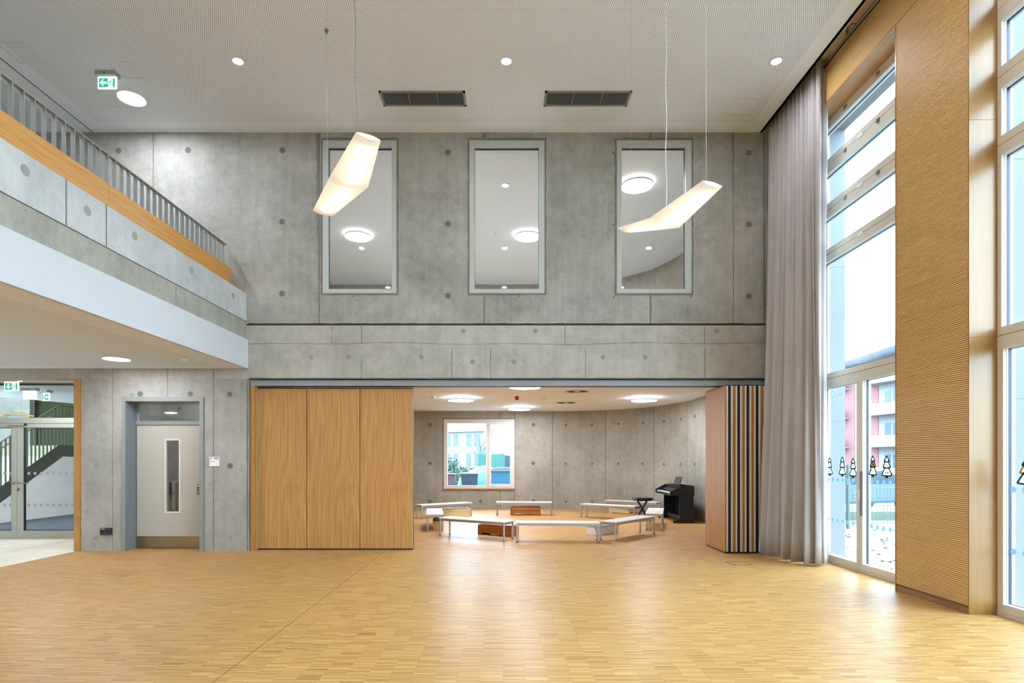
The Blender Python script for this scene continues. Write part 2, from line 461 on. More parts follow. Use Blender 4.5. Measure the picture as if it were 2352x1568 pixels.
def frame_lines(b, x0, x1, y0, y1, z, w=0.006, m=0):
    b.box(x0, x1, y0, y0 + w, z - .003, z, m); b.box(x0, x1, y1 - w, y1, z - .003, z, m)
    b.box(x0, x0 + w, y0, y1, z - .003, z, m); b.box(x1 - w, x1, y0, y1, z - .003, z, m)

def jstrip(b, x, z0, z1, w, y, m, amp=0.35, n=None):
    """slightly ragged upright strip on a wall facing -Y"""
    n = n or max(4, int((z1 - z0) / 0.12)); y -= random.uniform(0, .0011)
    L, R = [], []; w0 = w
    for i in range(n + 1):
        z = z0 + (z1 - z0) * i / n
        if m == 4: w = w0 * (.15 + .85 * (i / n) ** .8)
        L.append((x - w / 2 * (1 + random.uniform(-amp, amp)), z)); R.append((x + w / 2 * (1 + random.uniform(-amp, amp)), z))
    vs = [(p[0], y, p[1]) for p in L] + [(p[0], y, p[1]) for p in R]
    b.add(vs, [(i, i + 1, n + 2 + i, n + 1 + i) for i in range(n)], m)
def hstrip(b, x0, x1, z, w, y, m, amp=0.4, wob=0.0):
    n = max(6, int((x1 - x0) / 0.14)); U, D = [], []; y -= random.uniform(0, .0011)
    ph = random.uniform(0, 6)
    for i in range(n + 1):
        x = x0 + (x1 - x0) * i / n; zz = z + wob * math.sin(x * 2.1 + ph) * math.sin(x * .9)
        D.append((x, zz - w / 2 * (1 + random.uniform(-amp, amp)))); U.append((x, zz + w / 2 * (1 + random.uniform(-amp, amp))))
    vs = [(p[0], y, p[1]) for p in D] + [(p[0], y, p[1]) for p in U]
    b.add(vs, [(i, i + 1, n + 2 + i, n + 1 + i) for i in range(n)], m)
def plug(b, x, z, y, r, mi, mo, ring=True):
    if ring: b.cyl((x, y - .001, z), (x, y + .01, z), r * 1.28, 20, mo)
    b.cyl((x, y - .003, z), (x, y + .01, z), r, 18, mi)

# upper windows in the end wall (outer frame in pixels)
UW = [(740.3, 912.2), (1077.0, 1251.7), (1414.9, 1589.2)]
uw_z = (wz(675.1), wz(321.9))
holes = [(wx(a), wx(c), uw_z[0], uw_z[1]) for a, c in UW]
b = MB()
ZL = wz(743)
wall_cells(b, -10.9, 4.95, ZL, 7.62, holes, lambda x0, x1, z0, z1, m: b.box(x0, x1, YW, YW + .30, z0, z1, m), 0)
yj = YW - .0015
jstrip(b, wx(352), wz(460), wz(305), .02, yj, 1)
jstrip(b, wx(733), wz(742), wz(305), .028, yj, 1); jstrip(b, wx(730), wz(560), wz(306), .07, yj + .0005, 4, .5)
for px in (1112, 1494):
    jstrip(b, wx(px), wz(322), wz(305), .05, yj, 1); jstrip(b, wx(px), wz(742), wz(675), .035, yj, 1)
jstrip(b, wx(1684), wz(742), wz(305), .016, yj, 1); jstrip(b, wx(1684), wz(480), wz(310), .05, yj + .0005, 4, .6)
jstrip(b, wx(1755), wz(742), wz(305), .03, yj, 1)
for a, c in UW:                                           # stained mortar line round each window
    hstrip(b, wx(a) - .03, wx(c) + .03, uw_z[1] + .02, .04, yj, 1, .5); hstrip(b, wx(a) - .02, wx(c) + .02, uw_z[0] - .012, .02, yj, 1, .6)
    jstrip(b, wx(a) - .012, uw_z[0], uw_z[1], .022, yj, 1, .6); jstrip(b, wx(c) + .012, uw_z[0], uw_z[1], .022, yj, 1, .6)
for px, py in [(272, 346), (432, 345), (649, 345), (648, 509), (648, 674), (1029, 350), (1029, 514), (1029, 679), (1720, 351), (1720, 515), (1720, 680)]:
    plug(b, wx(px), wz(py), YW, .05, 2, 3)
for px, py in [(811, 680), (1192, 680), (1409, 351), (1409, 516), (1410, 681), (1591, 351), (1591, 516), (1587, 681)]:
    plug(b, wx(px), wz(py), YW, .016, 2, 3); b.cyl((wx(px), YW - .0012, wz(py)), (wx(px), YW + .01, wz(py)), .034, 18, 3)
struct(b.build('wall_back', ['conc', 'joint', 'plug', 'plug_ring', 'stain']))

# beam zone below the dark pour line
b = MB()
YBM = YW
b.box(-10.9, 4.95, YBM, YW + .30, ZBEAM, ZL - .03, 0)
b.box(-10.9, 4.95, YBM + .02, YW + .30, ZL - .03, ZL, 2)
yj = YBM - .0015
hstrip(b, wx(571), wx(1757), ZL - .004, .018, yj, 2, .5)
hstrip(b, wx(571), wx(1757), wz(789), .010, yj, 1, .6, .02)
hstrip(b, wx(571), wx(1757), ZBEAM + .006, .016, yj, 1, .6)
for px, y0, y1 in [(762, 788, 744), (830.7, 789, 744), (830, 868, 828), (1298, 788, 744), (1345, 868, 800), (1038, 868, 800), (1127, 868, 800), (1619, 868, 800), (1618, 788, 744)]:
    jstrip(b, wx(px), wz(y0), wz(y1), .012, yj, 1)
for px, py in [(714, 820), (800, 820), (968, 820), (1085, 831), (1180, 831), (1385, 820), (1482, 820), (1064, 760), (1230, 760), (1646, 760)]:
    b.cyl((wx(px), YBM - .001, wz(py)), (wx(px), YBM + .01, wz(py)), .040, 18, 1); b.cyl((wx(px), YBM - .002, wz(py)), (wx(px), YBM + .01, wz(py)), .035, 18, 3); b.cyl((wx(px), YBM - .003, wz(py)), (wx(px), YBM + .01, wz(py)), .019, 16, 4); b.cyl((wx(px), YBM - .004, wz(py)), (wx(px), YBM + .01, wz(py)), .012, 14, 3)
struct(b.build('wall_back_beam', ['conc_band', 'joint', 'joint_dark', 'plug_ring', 'plug']))

# ground-floor wall left of the opening, with the door opening
DX0, DX1, DZ = wx(280.5), wx(468.6), wz(911.8)
b = MB()
wall_cells(b, wx(186), wx(571), 0, ZBEAM, [(DX0, DX1, 0, DZ)], lambda x0, x1, z0, z1, m: b.box(x0, x1, YW, YW + .30, z0, z1, m), 0)
yj = YW - .0015
for px, y0, y1, w in [(259, 1264, 847, .010), (385, 911, 847, .014), (490, 1264, 847, .014), (568.5, 1264, 870, .03)]:
    jstrip(b, wx(px), wz(y0), wz(y1), w, yj, 1)
for px, py in [(322, 904.5), (437, 904.5), (527.6, 905.4), (528.5, 1069.4)]: plug(b, wx(px), wz(py), YW, .046, 2, 3)
for px, py in [(528.5, 1235), (220, 905.5), (221, 1070.5), (220, 1235), (303, 907.7)]:
    b.cyl((wx(px), YW - .001, wz(py)), (wx(px), YW + .01, wz(py)), .042, 18, 1); b.cyl((wx(px), YW - .002, wz(py)), (wx(px), YW + .01, wz(py)), .037, 18, 3); b.cyl((wx(px), YW - .003, wz(py)), (wx(px), YW + .01, wz(py)), .019, 14, 1); b.cyl((wx(px), YW - .004, wz(py)), (wx(px), YW + .01, wz(py)), .013, 14, 3)
b.box(wx(571) - .001, wx(571) + .10, YW + .1, YW + .30, 0, ZBEAM, 0)
struct(b.build('wall_back_left', ['conc_low', 'joint', 'plug', 'plug_ring']))

# gallery: slab, fascia, parapet (slightly out of square with the end wall)
def gx(v):
    return (v[0] + .013 * (v[1] - YW), v[1], v[2])
b = MB()
b.box(-11.0, -4.42, -5, YW, GZ0, GZ1, 0)
b.box(-11.0, -4.77, -5, 9.47, GZ0 - .002, GZ0, 1)
b.box(-4.42, -4.366, -5, YW, GZ0, GZ1, 2)
b.box(-4.425, -4.42, -5, YW, GZ1, GZ1 + .02, 3)
b.v = [gx(v) for v in b.v]
struct(b.build('ceiling_gallery', [plain('soffit_paint', (220, 227, 238), .8, var=.01), perforated('perforated_gallery_soffit', (222, 230, 242), 0.0258, .2), 'white_b', 'joint_dark']))
b = MB()
b.box(-11.0, -4.41, -5, YW, GZ1, 4.10, 1)
ZP = wz(738)
b.box(-4.60, -4.394, -5, YW, GZ1 + .01, ZP - .012, 1)
b.box(-4.60, -4.405, -5, YW, ZP - .014, ZP + .006, 2)
b.box(-4.64, -4.396, -5, YW, ZP + .005, GZ2, 0)
def par(px, py):
    """point on the parapet face"""
    X = -4.396
    Y = 5.0
    for _ in range(30): Y = (X + .013 * (Y - YW)) * F / (px - CX)
    return Y, EYE - (py - CY) * Y / F
xp = -4.3945
for px, py in [(58, 391), (201, 484), (310, 542), (440, 621), (536, 679)]:
    Y, Z = par(px, py)
    b.cyl((xp, Y, Z), (xp - .02, Y, Z), .052, 20, 3)
for px, za, zb in [(152, ZP + .01, GZ2), (244, ZP + .01, GZ2)]:
    Y, Z = par(px, 500); b.box(xp, xp - .005, Y - .008, Y + .008, za, zb, 2)
Y, Z = par(404, 700); b.box(-4.3925, -4.40, Y - .005, Y + .005, GZ1 + .01, ZP - .012, 2)
b.v = [gx(v) for v in b.v]
struct(b.build('wall_gallery', ['conc_par', 'conc_par2', 'joint', 'plug_par']))
b = MB(); b.box(-4.64, -4.394, -5, YW - .001, GZ2, GZ2 + .012); b.v = [gx(v) for v in b.v]
struct(b.build('trim_1', ['oak_band']))

# remaining unseen shell; its white walls are chosen to raise the ambient light
b = MB(); b.box(-11.0, -10.9, -5, YW, 4.10, ZC); struct(b.build('wall_gallery_left', ['white']))
b = MB(); b.box(-12.3, -12.2, -5, 11.4, 0, 3.13); struct(b.build('wall_left', ['white']))
b = MB(); b.box(-12.3, 5.4, -5.1, -5, -.12, 7.66); struct(b.build('wall_rear', ['white']))
b = MB(); b.box(-12.3, -11.0, -5, YW, GZ0, GZ0 + .1); struct(b.build('ceiling_foyer', ['ceil']))

# wood jambs of the foyer opening and of the folding wall
b = MB(); b.box(wx(170.5), wx(185.2), YW - .012, 11.33, 0, ZBEAM); struct(b.build('trim_2', ['oak_trim']))
b = MB(); b.box(wx(573), wx(583.2), YW + .03, YW + .28, 0, 2.835); struct(b.build('trim_3', ['oak_trim']))
b = MB(); b.box(wx(573), wx(1757) + .2, YW + .03, YW + .26, 2.835, 2.925, 0); b.box(wx(573), wx(1757) + .2, YW + .02, YW + .27, 2.915, 2.93, 1)
b.box(wx(573), wx(1757) + .2, YW + .12, YW + .17, 2.833, 2.836, 2)
tag(b.build('partition_track', ['track', 'dframe', 'black']), 'long blue-grey steel ceiling track of the folding wall under the concrete beam', 'track')

# ---- music room
CURVE = [(-4.7, YB), (1.3, YB), (2.3, YB - .05), (3.1, YB - .28), (3.75, YB - .72), (4.35, YB - 1.35), (4.72, YB - 2.1), (4.95, YB - 2.9), (5.06, YB - 4.0), (5.05, YB - 5.3), (5.0, YB - 6.8), (4.97, 10.08)]
def smooth(pts, n=6):
    out = []
    for i in range(len(pts) - 1):
        p0 = Vector(pts[max(i - 1, 0)]); p1 = Vector(pts[i]); p2 = Vector(pts[i + 1]); p3 = Vector(pts[min(i + 2, len(pts) - 1)])
        if i == 0: out.append(p1); continue
        for k in range(n):
            t = k / n
            out.append(0.5 * ((2 * p1) + (-p0 + p2) * t + (2 * p0 - 5 * p1 + 4 * p2 - p3) * t * t + (-p0 + 3 * p1 - 3 * p2 + p3) * t ** 3))
    out.append(Vector(pts[-1])); return out
CP = smooth(CURVE)
def on_curve(px):
    """point and direction where the view line through column px meets the curved wall"""
    k = (px - CX) / F
    for a, c in zip(CP[:-1], CP[1:]):
        fa, fc = a.x - k * a.y, c.x - k * c.y
        if (fa <= 0 <= fc) or (fa >= 0 >= fc):
            t = fa / (fa - fc) if fa != fc else 0
            return a.lerp(c, t), (c - a).normalized()
    return CP[-1], (CP[-1] - CP[-2]).normalized()
MW = [P(1019.3, 962.5, YB), P(1181.6, 1121.6, YB)]
mx0, mx1, mz1, mz0 = MW[0].x, MW[1].x, MW[0].z, MW[1].z
b = MB()
wall_cells(b, -7.0, 1.3, 0, 7.5, [(mx0, mx1, mz0, mz1)], lambda x0, x1, z0, z1, m: b.box(x0, x1, YB, YB + .35, z0, z1, m), 0)
pts = [p for p in CP if p.x > 1.2 or p.y < YB - .01]
nrm = []
for i, p in enumerate(pts):
    d = (pts[min(i + 1, len(pts) - 1)] - pts[max(i - 1, 0)]).normalized(); nrm.append(Vector((-d.y, d.x)))
n_ = len(pts)
fr = [(p.x, p.y, z) for p in pts for z in (0, 7.5)]
bk = [(p.x + nn.x * .3, p.y + nn.y * .3, z) for p, nn in zip(pts, nrm) for z in (0, 7.5)]
b.add(fr, [(2 * i, 2 * i + 2, 2 * i + 3, 2 * i + 1) for i in range(n_ - 1)], 0, True)
b.add(bk, [(2 * i, 2 * i + 1, 2 * i + 3, 2 * i + 2) for i in range(n_ - 1)], 0, True)
def cmark(px, y0=None, y1=None, py=None, w=.02, r=.05, m=1, z0=None, z1=None):
    p, d = on_curve(px); n = Vector((d.y, -d.x)); 
    if n.y > 0: n = -n
    q = p + n * .004
    if py is not None:
        z = EYE - (py - CY) * p.y / F
        c = Vector((q.x, q.y, z)); b.cyl(c, c - Vector((n.x, n.y, 0)) * .02, r, 16, m)
    else:
        za = EYE - (y1 - CY) * p.y / F if z0 is None else z0; zb = EYE - (y0 - CY) * p.y / F if z1 is None else z1
        a = q - d * w / 2; c = q + d * w / 2
        b.add([(a.x, a.y, za), (c.x, c.y, za), (c.x, c.y, zb), (a.x, a.y, zb)], [(0, 1, 2, 3)], m)
for px in (1269, 1391, 1502, 1578): cmark(px, w=.022, z0=0, z1=ZROOM)
for px, py in [(987.7, 975), (987.7, 1063.5), (987.3, 1151), (1225, 975), (1225, 1063.5), (1225, 1150.5), (1104, 1151)]: cmark(px, py=py, r=.062, m=2)
for x, y in [(327, 410), (523, 408), (720, 402), (905, 393), (1062, 382), (1190, 368), (325, 702), (523, 702), (720, 700), (900, 702), (1062, 705), (1188, 705), (325, 985), (523, 988)]:
    cmark(1200 + x / 3.267, py=850 + y / 3.267, r=.04, m=2)
cmark(1200 + 1293 / 3.267, py=850 + 345 / 3.267, r=.05, m=2); cmark(1200 + 1292 / 3.267, py=850 + 705 / 3.267, r=.045, m=2)
for px, z0, z1 in [(1181.9, 0, ZROOM), (1147.5, mz1, ZROOM), (1149, 0, mz0)]: cmark(px, w=.03, z0=z0, z1=z1)
yj = YB - .003
hstrip(b, mx0 - .03, mx1 + .02, mz1 + .015, .035, yj, 1, .5); jstrip(b, mx0 - .02, mz0 - .02, mz1, .04, yj, 1, .5); hstrip(b, mx0 - .04, mx1 + .02, mz0 - .03, .04, yj, 1, .5)
struct(b.build('wall_far', ['conc_room', 'joint', 'plug', 'joint_dark']))

b = MB()                                                  # ceiling of the music room, floor slab above, upper ceiling
b.box(-4.7, 5.0, YW + .27, YB, ZROOM, ZROOM + .3, 0)
b.box(-4.4, 2.6, YW + .6, 17.6, ZROOM - .002, ZROOM, 1)
struct(b.build('ceiling_music_room', ['ceil', 'perf_room']))
b = MB()
b.box(-7.0, 5.0, YW + .30, YB, 7.237, 7.4, 0)
b.box(-6.6, 3.0, YW + .75, 17.4, 7.235, 7.237, 1)
struct(b.build('ceiling_upper_room', ['white', 'perf_upper']))
b = MB(); b.box(-7.0, 5.0, YW + .30, YB, 3.5, 3.95, 0); struct(b.build('floor_upper_room', ['white']))
b = MB(); b.box(-4.8, -4.62, YW + .30, YB, 0, ZROOM + .2, 0); b.box(-7.1, -6.95, YW + .3, YB, 3.95, 7.3, 0)
struct(b.build('wall_room_left', ['conc_room']))

# ---- store room behind the door
b = MB()
b.box(-7.24, -7.2, YW + .30, 13.2, 0, 3.1, 0); b.box(-7.2, -4.8, 12.1, 12.2, 0, 3.1, 0)
for px, py in [(347, 928), (412, 937)]:
    q = P(px, py, 12.1); b.cyl((q.x, 12.097, q.z), (q.x, 12.12, q.z), .05, 18, 1)
q = P(366.5, 940, 12.1); b.box(q.x - .01, q.x + .01, 12.097, 12.1, 0, 3.1, 1)
struct(b.build('wall_store', ['conc_low', 'plug']))
b = MB(); b.box(-7.24, -4.62, YW + .30, 12.2, 3.1, 3.2); struct(b.build('ceiling_store', ['white']))
def lamp_disc(name, label, x, y, z, r, mat, h=0.0, group=None, rim='white', cat='ceiling lamp'):
    t = thing(name, label, cat, (x, y, z), 0, group)
    b = MB()
    if h:
        b.cyl((0, 0, -.041), (0, 0, -h), r, 40, 0); b.cyl((0, 0, 0), (0, 0, -.041), r * .4, 24, 0); b.build('housing', [rim], t)
        b = MB(); n = 40; vs = [(rr * math.cos(2 * PI * k / n), rr * math.sin(2 * PI * k / n), -.0395) for rr in (r * .42, r * .86) for k in range(n)]
        b.add(vs, [(k, (k + 1) % n, n + (k + 1) % n, n + k) for k in range(n)], 0); b.build('uplight_ring', ['disc_up2' if mat == 'disc_upper' else 'disc_up'], t)
        b = MB(); b.cyl((0, 0, -h), (0, 0, -h - .006), r * .97, 40, 0); b.build('diffuser', [mat], t)
    else:
        n = 40; vs = [(rr * math.cos(2 * PI * k / n), rr * math.sin(2 * PI * k / n), z_) for rr, z_ in ((r, -.001), (r, -.007), (r * 1.07, -.007), (r * 1.07, 0)) for k in range(n)]
        b.add(vs, [(a * n + k, a * n + (k + 1) % n, (a + 1) * n + (k + 1) % n, (a + 1) * n + k) for a in range(3) for k in range(n)], 0); b.build('trim_ring', [rim], t)
        b = MB(); b.cyl((0, 0, -.001), (0, 0, -.003), r, 40, 0); b.build('diffuser', [mat], t)
    return t
lamp_disc('ceiling_lamp', 'round lamp inside the store room behind the grey door', -6.0, 11.2, 3.1, .17, 'disc_room')

# ---- stair hall behind the glass door
b = MB()
b.box(-7.32, -7.24, 11.42, 18.7, 0, 7.2, 0)
b.box(-17.1, -17.0, 11.42, 18.7, 0, 7.2, 0)
b.box(-17, -15.1, 18.2, 18.4, 0, 7.2, 0)
b.box(-17, -7.24, 18.6, 18.7, 0, 7.2, 1)
b.box(-12.5, -7.24, 11.38, 11.5, 3.1, 7.2, 3)
b.box(-17, -14.19, 18.15, 18.55, 0, 2.04, 2)
struct(b.build('wall_stair_hall', ['conc_low', plain('olive_wall', (52, 58, 32), .9, spec=.1), concrete('beige_block', (168, 156, 124), (190, 178, 148), 91, .1), 'white']))
b = MB()
pl = [(-7.24, 11.42), (-17, 11.42), (-17, 12.2), (-12.4, 13.4), (-11.55, 15.6), (-7.24, 16.2)]
b.prism(pl, 'Z', 3.1, 3.35, 0)
b.box(-17, -7.24, 11.42, 18.7, 7.2, 7.3, 0)
struct(b.build('ceiling_stair_hall', ['white']))

# ------------------------------------------------------------------ right wall: slatted cladding, windows, facade
XF, XG = 4.68, 4.96              # cladding face, window frame face
WIN = [(6.76, 8.95), (3.55, 5.76), (1.30, 3.51), (-0.95, 1.26), (-3.20, -0.99)]
ZH = 6.73                        # head of the windows
CT = 7.228
def slats(b, y0, y1, z0, z1, m=0, mb=1):
    b.box(XF + .011, XF + .03, y0, y1, z0, z1, mb)
    p = .0209; n = int((z1 - z0) / p)
    for i in range(n):
        z = z1 - (i + 1) * p
        b.box(XF, XF + .012, y0, y1, z + .0052, z + p, m)
piers = [(5.72, 6.80), (-5.0, -3.22), (8.99, YW - .002)]
b = MB()
for y0, y1 in piers:
    slats(b, y0 + .012, y1 - .012, .064, ZH)
    b.box(XF + .03, XG, y0 + .01, y1 - .01, .0, ZH, 2)
    for yy in (y0, y1 - .013):
        b.box(XF - .004, XG + .02, yy, yy + .013, 0, ZH, 2)
        for zz in (2.78, 4.96): b.box(XF - .0045, XG + .02, yy - .0008, yy + .0138, zz, zz + .004, 4)
    b.box(XF + .002, XF + .03, y0 + .013, y1 - .013, 0, .062, 3)
slats(b, -5, YW - .002, ZH + .012, CT)
b.box(XF - .003, XG + .02, -5, YW - .002, ZH, ZH + .012, 5)
b.box(XF + .03, XG, -5, YW - .002, ZH + .012, CT, 1)
b.box(XF + .03, 5.05, -5, YW - .002, CT, 7.37, 6)
struct(b.build('wall_right', ['slat', 'slat_back', 'oak_reveal', 'oak_skirt', 'slat_back', wood('oak_soffit', (158, 112, 58), (190, 146, 88), (212, 172, 116), 'Y', 1.5, 0.3, 0.2, 0.6), plain('recess_plaster_b', (226, 212, 186), .85)]))

# outer wall with white rendered reveals
b = MB()
hs = [(y0 + .02, y1 - .02, -.3, ZH - .01) for y0, y1 in WIN]
wall_cells(b, -5.2, 10.2, -.3, 8.2, hs, lambda y0, y1, z0, z1, m: b.box(5.075, 5.36, y0, y1, z0, z1, m), 0)
for y0, y1 in WIN:
    for zz in (EYE + (CY - 614) * 8.95 / F, EYE - (967 - CY) * 8.95 / F): b.box(5.09, 5.362, y1 - .022, y1 - .019, zz, zz + .006, 1)
struct(b.build('wall_facade', [ext('white_render', (230, 234, 236), .8, var=.01, k=.52), 'joint']))

HOLES = [(6.14, 6.59), (5.467, 5.92), (4.776, 5.25)]
BIG = (2.875, 4.584); DOOR = (.12, 2.657)
SEAMS = [6.055, 5.37, 4.69, 2.79]
def ring(b, y0, y1, z0, z1, hy0, hy1, hz0, hz1, x0, x1, m):
    b.box(x0, x1, y0, hy0, z0, z1, m); b.box(x0, x1, hy1, y1, z0, z1, m)
    b.box(x0, x1, hy0, hy1, z0, hz0, m); b.box(x0, x1, hy0, hy1, hz1, z1, m)
def layered(name, parent, y0, y1, z0, z1, hy0, hy1, hz0, hz1, bead=.012):
    """frame with white glazing bead, dark gasket and its pane as a sub-part"""
    b = MB()
    ring(b, y0, y1, z0, z1, hy0, hy1, hz0, hz1, XG, XG + .032, 0)
    ring(b, y0, y1, z0, z1, hy0 + .004, hy1 - .004, hz0 + .004, hz1 - .004, XG + .032, XG + .05, 1)
    ring(b, y0, y1, z0, z1, hy0 + .006, hy1 - .006, hz0 + .006, hz1 - .006, XG + .05, XG + .082, 2)
    ring(b, y0, y1, z0, z1, hy0 + .006, hy1 - .006, hz0 + .006, hz1 - .006, XG + .082, XG + .112, 0)
    o = b.build(name, ['frame', 'frame_in', 'gasket'], parent)
    b = MB(); b.box(XG + .060, XG + .068, hy0, hy1, hz0, hz1); b.build('pane', ['glass'], o)
    return o
def dots(parent, y0, y1, zs=(1.26, .65), r=.031, step=.125, x=XG + .057, start=.05):
    b = MB(); y = y1 - start
    while y > y0 + .04:
        for z in zs: b.cyl((x, y, z), (x + .002, y, z), r, 20, 0)
        y -= step
    return b.build('safety_dots', ['frost'], parent)
def window_unit(n, y0, y1, meet, full=True):
    t = sthing('window_%d' % n, (0, 0, 0))
    ga, gb = y0 + .085, y1 - .085
    for k, ((h0, h1), top, bot) in enumerate(zip(HOLES, [ZH, SEAMS[0], SEAMS[1]], [SEAMS[0], SEAMS[1], SEAMS[2]])):
        o = layered('sash', t, y0, y1, bot + .003, top - .003, ga, gb, h0, h1)
        if full:
            for yy in ((y0 + y1) / 2 + .40, (y0 + y1) / 2 - .32):
                b = MB(); z = top if k else top - .05
                b.box(XG - .016, XG, yy - .03, yy + .03, z - .03, z + .008, 0); b.box(XG - .022, XG - .01, yy - .012, yy + .012, z - .05, z - .01, 0)
                b.build('latch', ['steel'], o)
            b = MB(); yy = (y0 + y1) / 2 + .06; b.box(XG - .010, XG, yy - .06, yy + .06, bot - .02, bot + .02, 0); b.build('hinge', ['frame_in'], o)
    layered('fixed_light', t, y0, y1, SEAMS[3] + .003, SEAMS[2] - .003, ga, gb, *BIG)
    b = MB(); b.box(XG + .01, XG + .1, y0, y1, 2.70, ZH, 0); 
    b = MB()
    for s in SEAMS: b.box(XG + .012, XG + .10, y0, y1, s - .003, s + .003, 0)
    b.box(XG - .002, XG + .10, y0, y1, 0, .034, 1)
    b.build('frame_core', ['black', 'frame'], t)
    l = layered('door_leaf', t, meet + .002, y1, .036, SEAMS[3] - .003, meet + .07, gb - .02, *DOOR)
    r = layered('door_leaf', t, y0, meet - .002, .036, SEAMS[3] - .003, ga + .02, meet - .065, *DOOR)
    dots(l, meet + .07, gb - .02); dots(r, ga + .02, meet - .065, start=.10)
    if full:
        b = MB(); b.box(XG - .004, XG, meet - .07, meet - .004, .78, 1.40, 0); b.build('guard_plate', [plain('grey_guard_plate_%d' % n, (128, 126, 132), .5)], r)
        b = MB(); b.box(XG - .012, XG, meet - .014, meet + .022, 1.02, 1.14, 0); b.cyl((XG, meet + .004, 1.10), (XG - .06, meet + .004, 1.10), .011, 12, 0)
        b.tube([(XG - .06, meet - .004, 1.10), (XG - .062, meet + .05, 1.085), (XG - .06, meet + .06, 1.02), (XG - .055, meet + .06, .97)], .010, 10, 0)
        b.build('handle', ['frame_in'], l)
    b = MB()
    for z in (.12, .95, 1.45, 2.65): b.box(XG - .022, XG, y1 - .008, y1 + .004, z - .05, z + .05, 0)
    b.build('hinge', ['frame_in'], l)
    return t
window_unit(1, *WIN[0], 7.93)
window_unit(2, *WIN[1], 4.66)
for _i in (2, 3, 4): window_unit(_i + 1, *WIN[_i], sum(WIN[_i]) / 2, False)  # unseen windows, packed close together to let in more daylight

# children's tree pictures stuck to the inside of the panes
TG = plain('painted_dark_green', (22, 78, 84), .7); TG2 = plain('painted_green', (16, 96, 84), .7)
TP = film('tracing_paper', (240, 244, 244), .75); TY = plain('mustard_paper', (176, 146, 40), .8)
TS = [plain('dab_brown', (120, 70, 40), .8), plain('dab_blue', (70, 150, 196), .8), plain('dab_pink', (206, 90, 150), .8), plain('dab_orange', (210, 140, 30), .8)]
def tree_deco(label, px, ytop, ybot, wbase, green, mid, nd, brown=False):
    X = XG + .055; Y = X * F / (px - CX); k = Y / F
    zt = EYE - (ytop - CY) * k; zb = EYE - (ybot - CY) * k; H = zt - zb; W = wbase
    b = MB()
    tiers = [(1.0, .77, 0.0, .52), (.79, .50, .26, .72), (.52, .15, .30, 1.0)]
    th = .019
    for i, (a, c, wt, wb) in enumerate(tiers):
        za, zc = zb + H * a, zb + H * c; ha, hc = W / 2 * wt, W / 2 * wb
        m = 4 if (mid and i == 1) else 1
        b.prism([(Y - ha, za), (Y + ha, za), (Y + hc, zc), (Y, zc - .012), (Y - hc, zc)] if ha else [(Y, za), (Y + hc, zc), (Y, zc - .012), (Y - hc, zc)], 'X', X - .001, X, m)
        def bar(p, q, mm=0):
            d = Vector((q[0] - p[0], q[1] - p[1])).normalized(); n = Vector((-d.y, d.x)) * th / 2
            b.prism([(p[0] + n.x, p[1] + n.y), (q[0] + n.x, q[1] + n.y), (q[0] - n.x, q[1] - n.y), (p[0] - n.x, p[1] - n.y)], 'X', X - .003, X - .001, mm)
        sm = 8 if (brown and i == 1) else 0
        bar((Y - ha, za), (Y - hc, zc), sm); bar((Y + ha, za), (Y + hc, zc), sm)
        bar((Y - hc, zc), (Y, zc - .012), sm); bar((Y, zc - .012), (Y + hc, zc), sm)
    b.prism([(Y - .014, zb + H * .16), (Y + .014, zb + H * .16), (Y + .034, zb), (Y, zb + .012), (Y - .034, zb)], 'X', X - .003, X, 0)
    for j in range(nd):
        i = random.choice((1, 2, 2)); a, c, wt, wb = tiers[i]
        zz = zb + H * (c + (a - c) * random.uniform(.15, .6)); yy = Y + W / 2 * random.uniform(-.4, .4) * wb
        b.cyl((X - .004, yy, zz), (X - .001, yy, zz), random.uniform(.006, .011), 8, 4 + random.randint(1, 4) if j else 5)
    tag(b.build('tree_decoration', [green, TP, TG, TG2, TY] + TS), label, 'window decoration', 'paper tree pictures on the window doors')
tree_deco("paper tree picture nearest the curtain, bright green outline, on the door pane", 1905.7, 1050, 1093.5, .165, TG2, False, 6)
tree_deco('paper tree picture with plain white tiers, between two dotted trees on the left door leaf', 1935, 1048.7, 1095, .17, TG, False, 0)
tree_deco('slightly tilted paper tree picture beside the white door handle', 1959.6, 1051.4, 1098.5, .17, TG, False, 4)
tree_deco('paper tree picture with a solid mustard yellow middle tier', 2005, 1046, 1096.6, .165, TG, True, 4)
tree_deco('wide paper tree picture next to the slatted wood pillar on the right door leaf', 2037, 1046.8, 1099, .20, TG, False, 6)
tree_deco('large paper tree picture with a brown middle tier at the right edge of the photo', 2360, 1052, 1120, .215, TG, False, 6, True)

# outlined figures written on the glass (they read from outside)
def digits(parent_label, items, mk, mat):
    b = MB()
    for kind, u, z, w, h in items:
        if kind == '0':
            pts = [mk(u + w / 2 * math.cos(2 * PI * k / 24), z + h / 2 * math.sin(2 * PI * k / 24)) for k in range(25)]
        elif kind == '2':
            pts = [mk(u + a * w / 2, z + c * h / 2) for a, c in [(.9, .6), (.5, .95), (-.2, 1), (-.8, .6), (-.6, .1), (.2, -.4), (.9, -1), (-.9, -1)]]
        else:
            pts = [mk(u, z - h / 2), mk(u, z - h / 2 + .012)]
        b.tube(pts, .0022, 5, 0)
    return b
def gpt(px, py):
    X = XG + .056; Y = X * F / (px - CX); return Y, EYE - (py - CY) * Y / F
it = []
for kind, px, py, w, h in [('0', 1930.4, 901.2, 5.6, 14.5), ('0', 1923.0, 903, 5.8, 14.5), ('0', 1912.3, 904.6, 6, 14.5), ('2', 1906, 908, 5.4, 13.5), ('.', 1900.4, 905.4, 1, 12)]:
    Y, Z = gpt(px, py); k = XG * F / Y / Y
    it.append((kind, Y, Z, w / k, h * Y / F))
b = digits('', it, lambda u, z: (XG + .056, u, z), None)
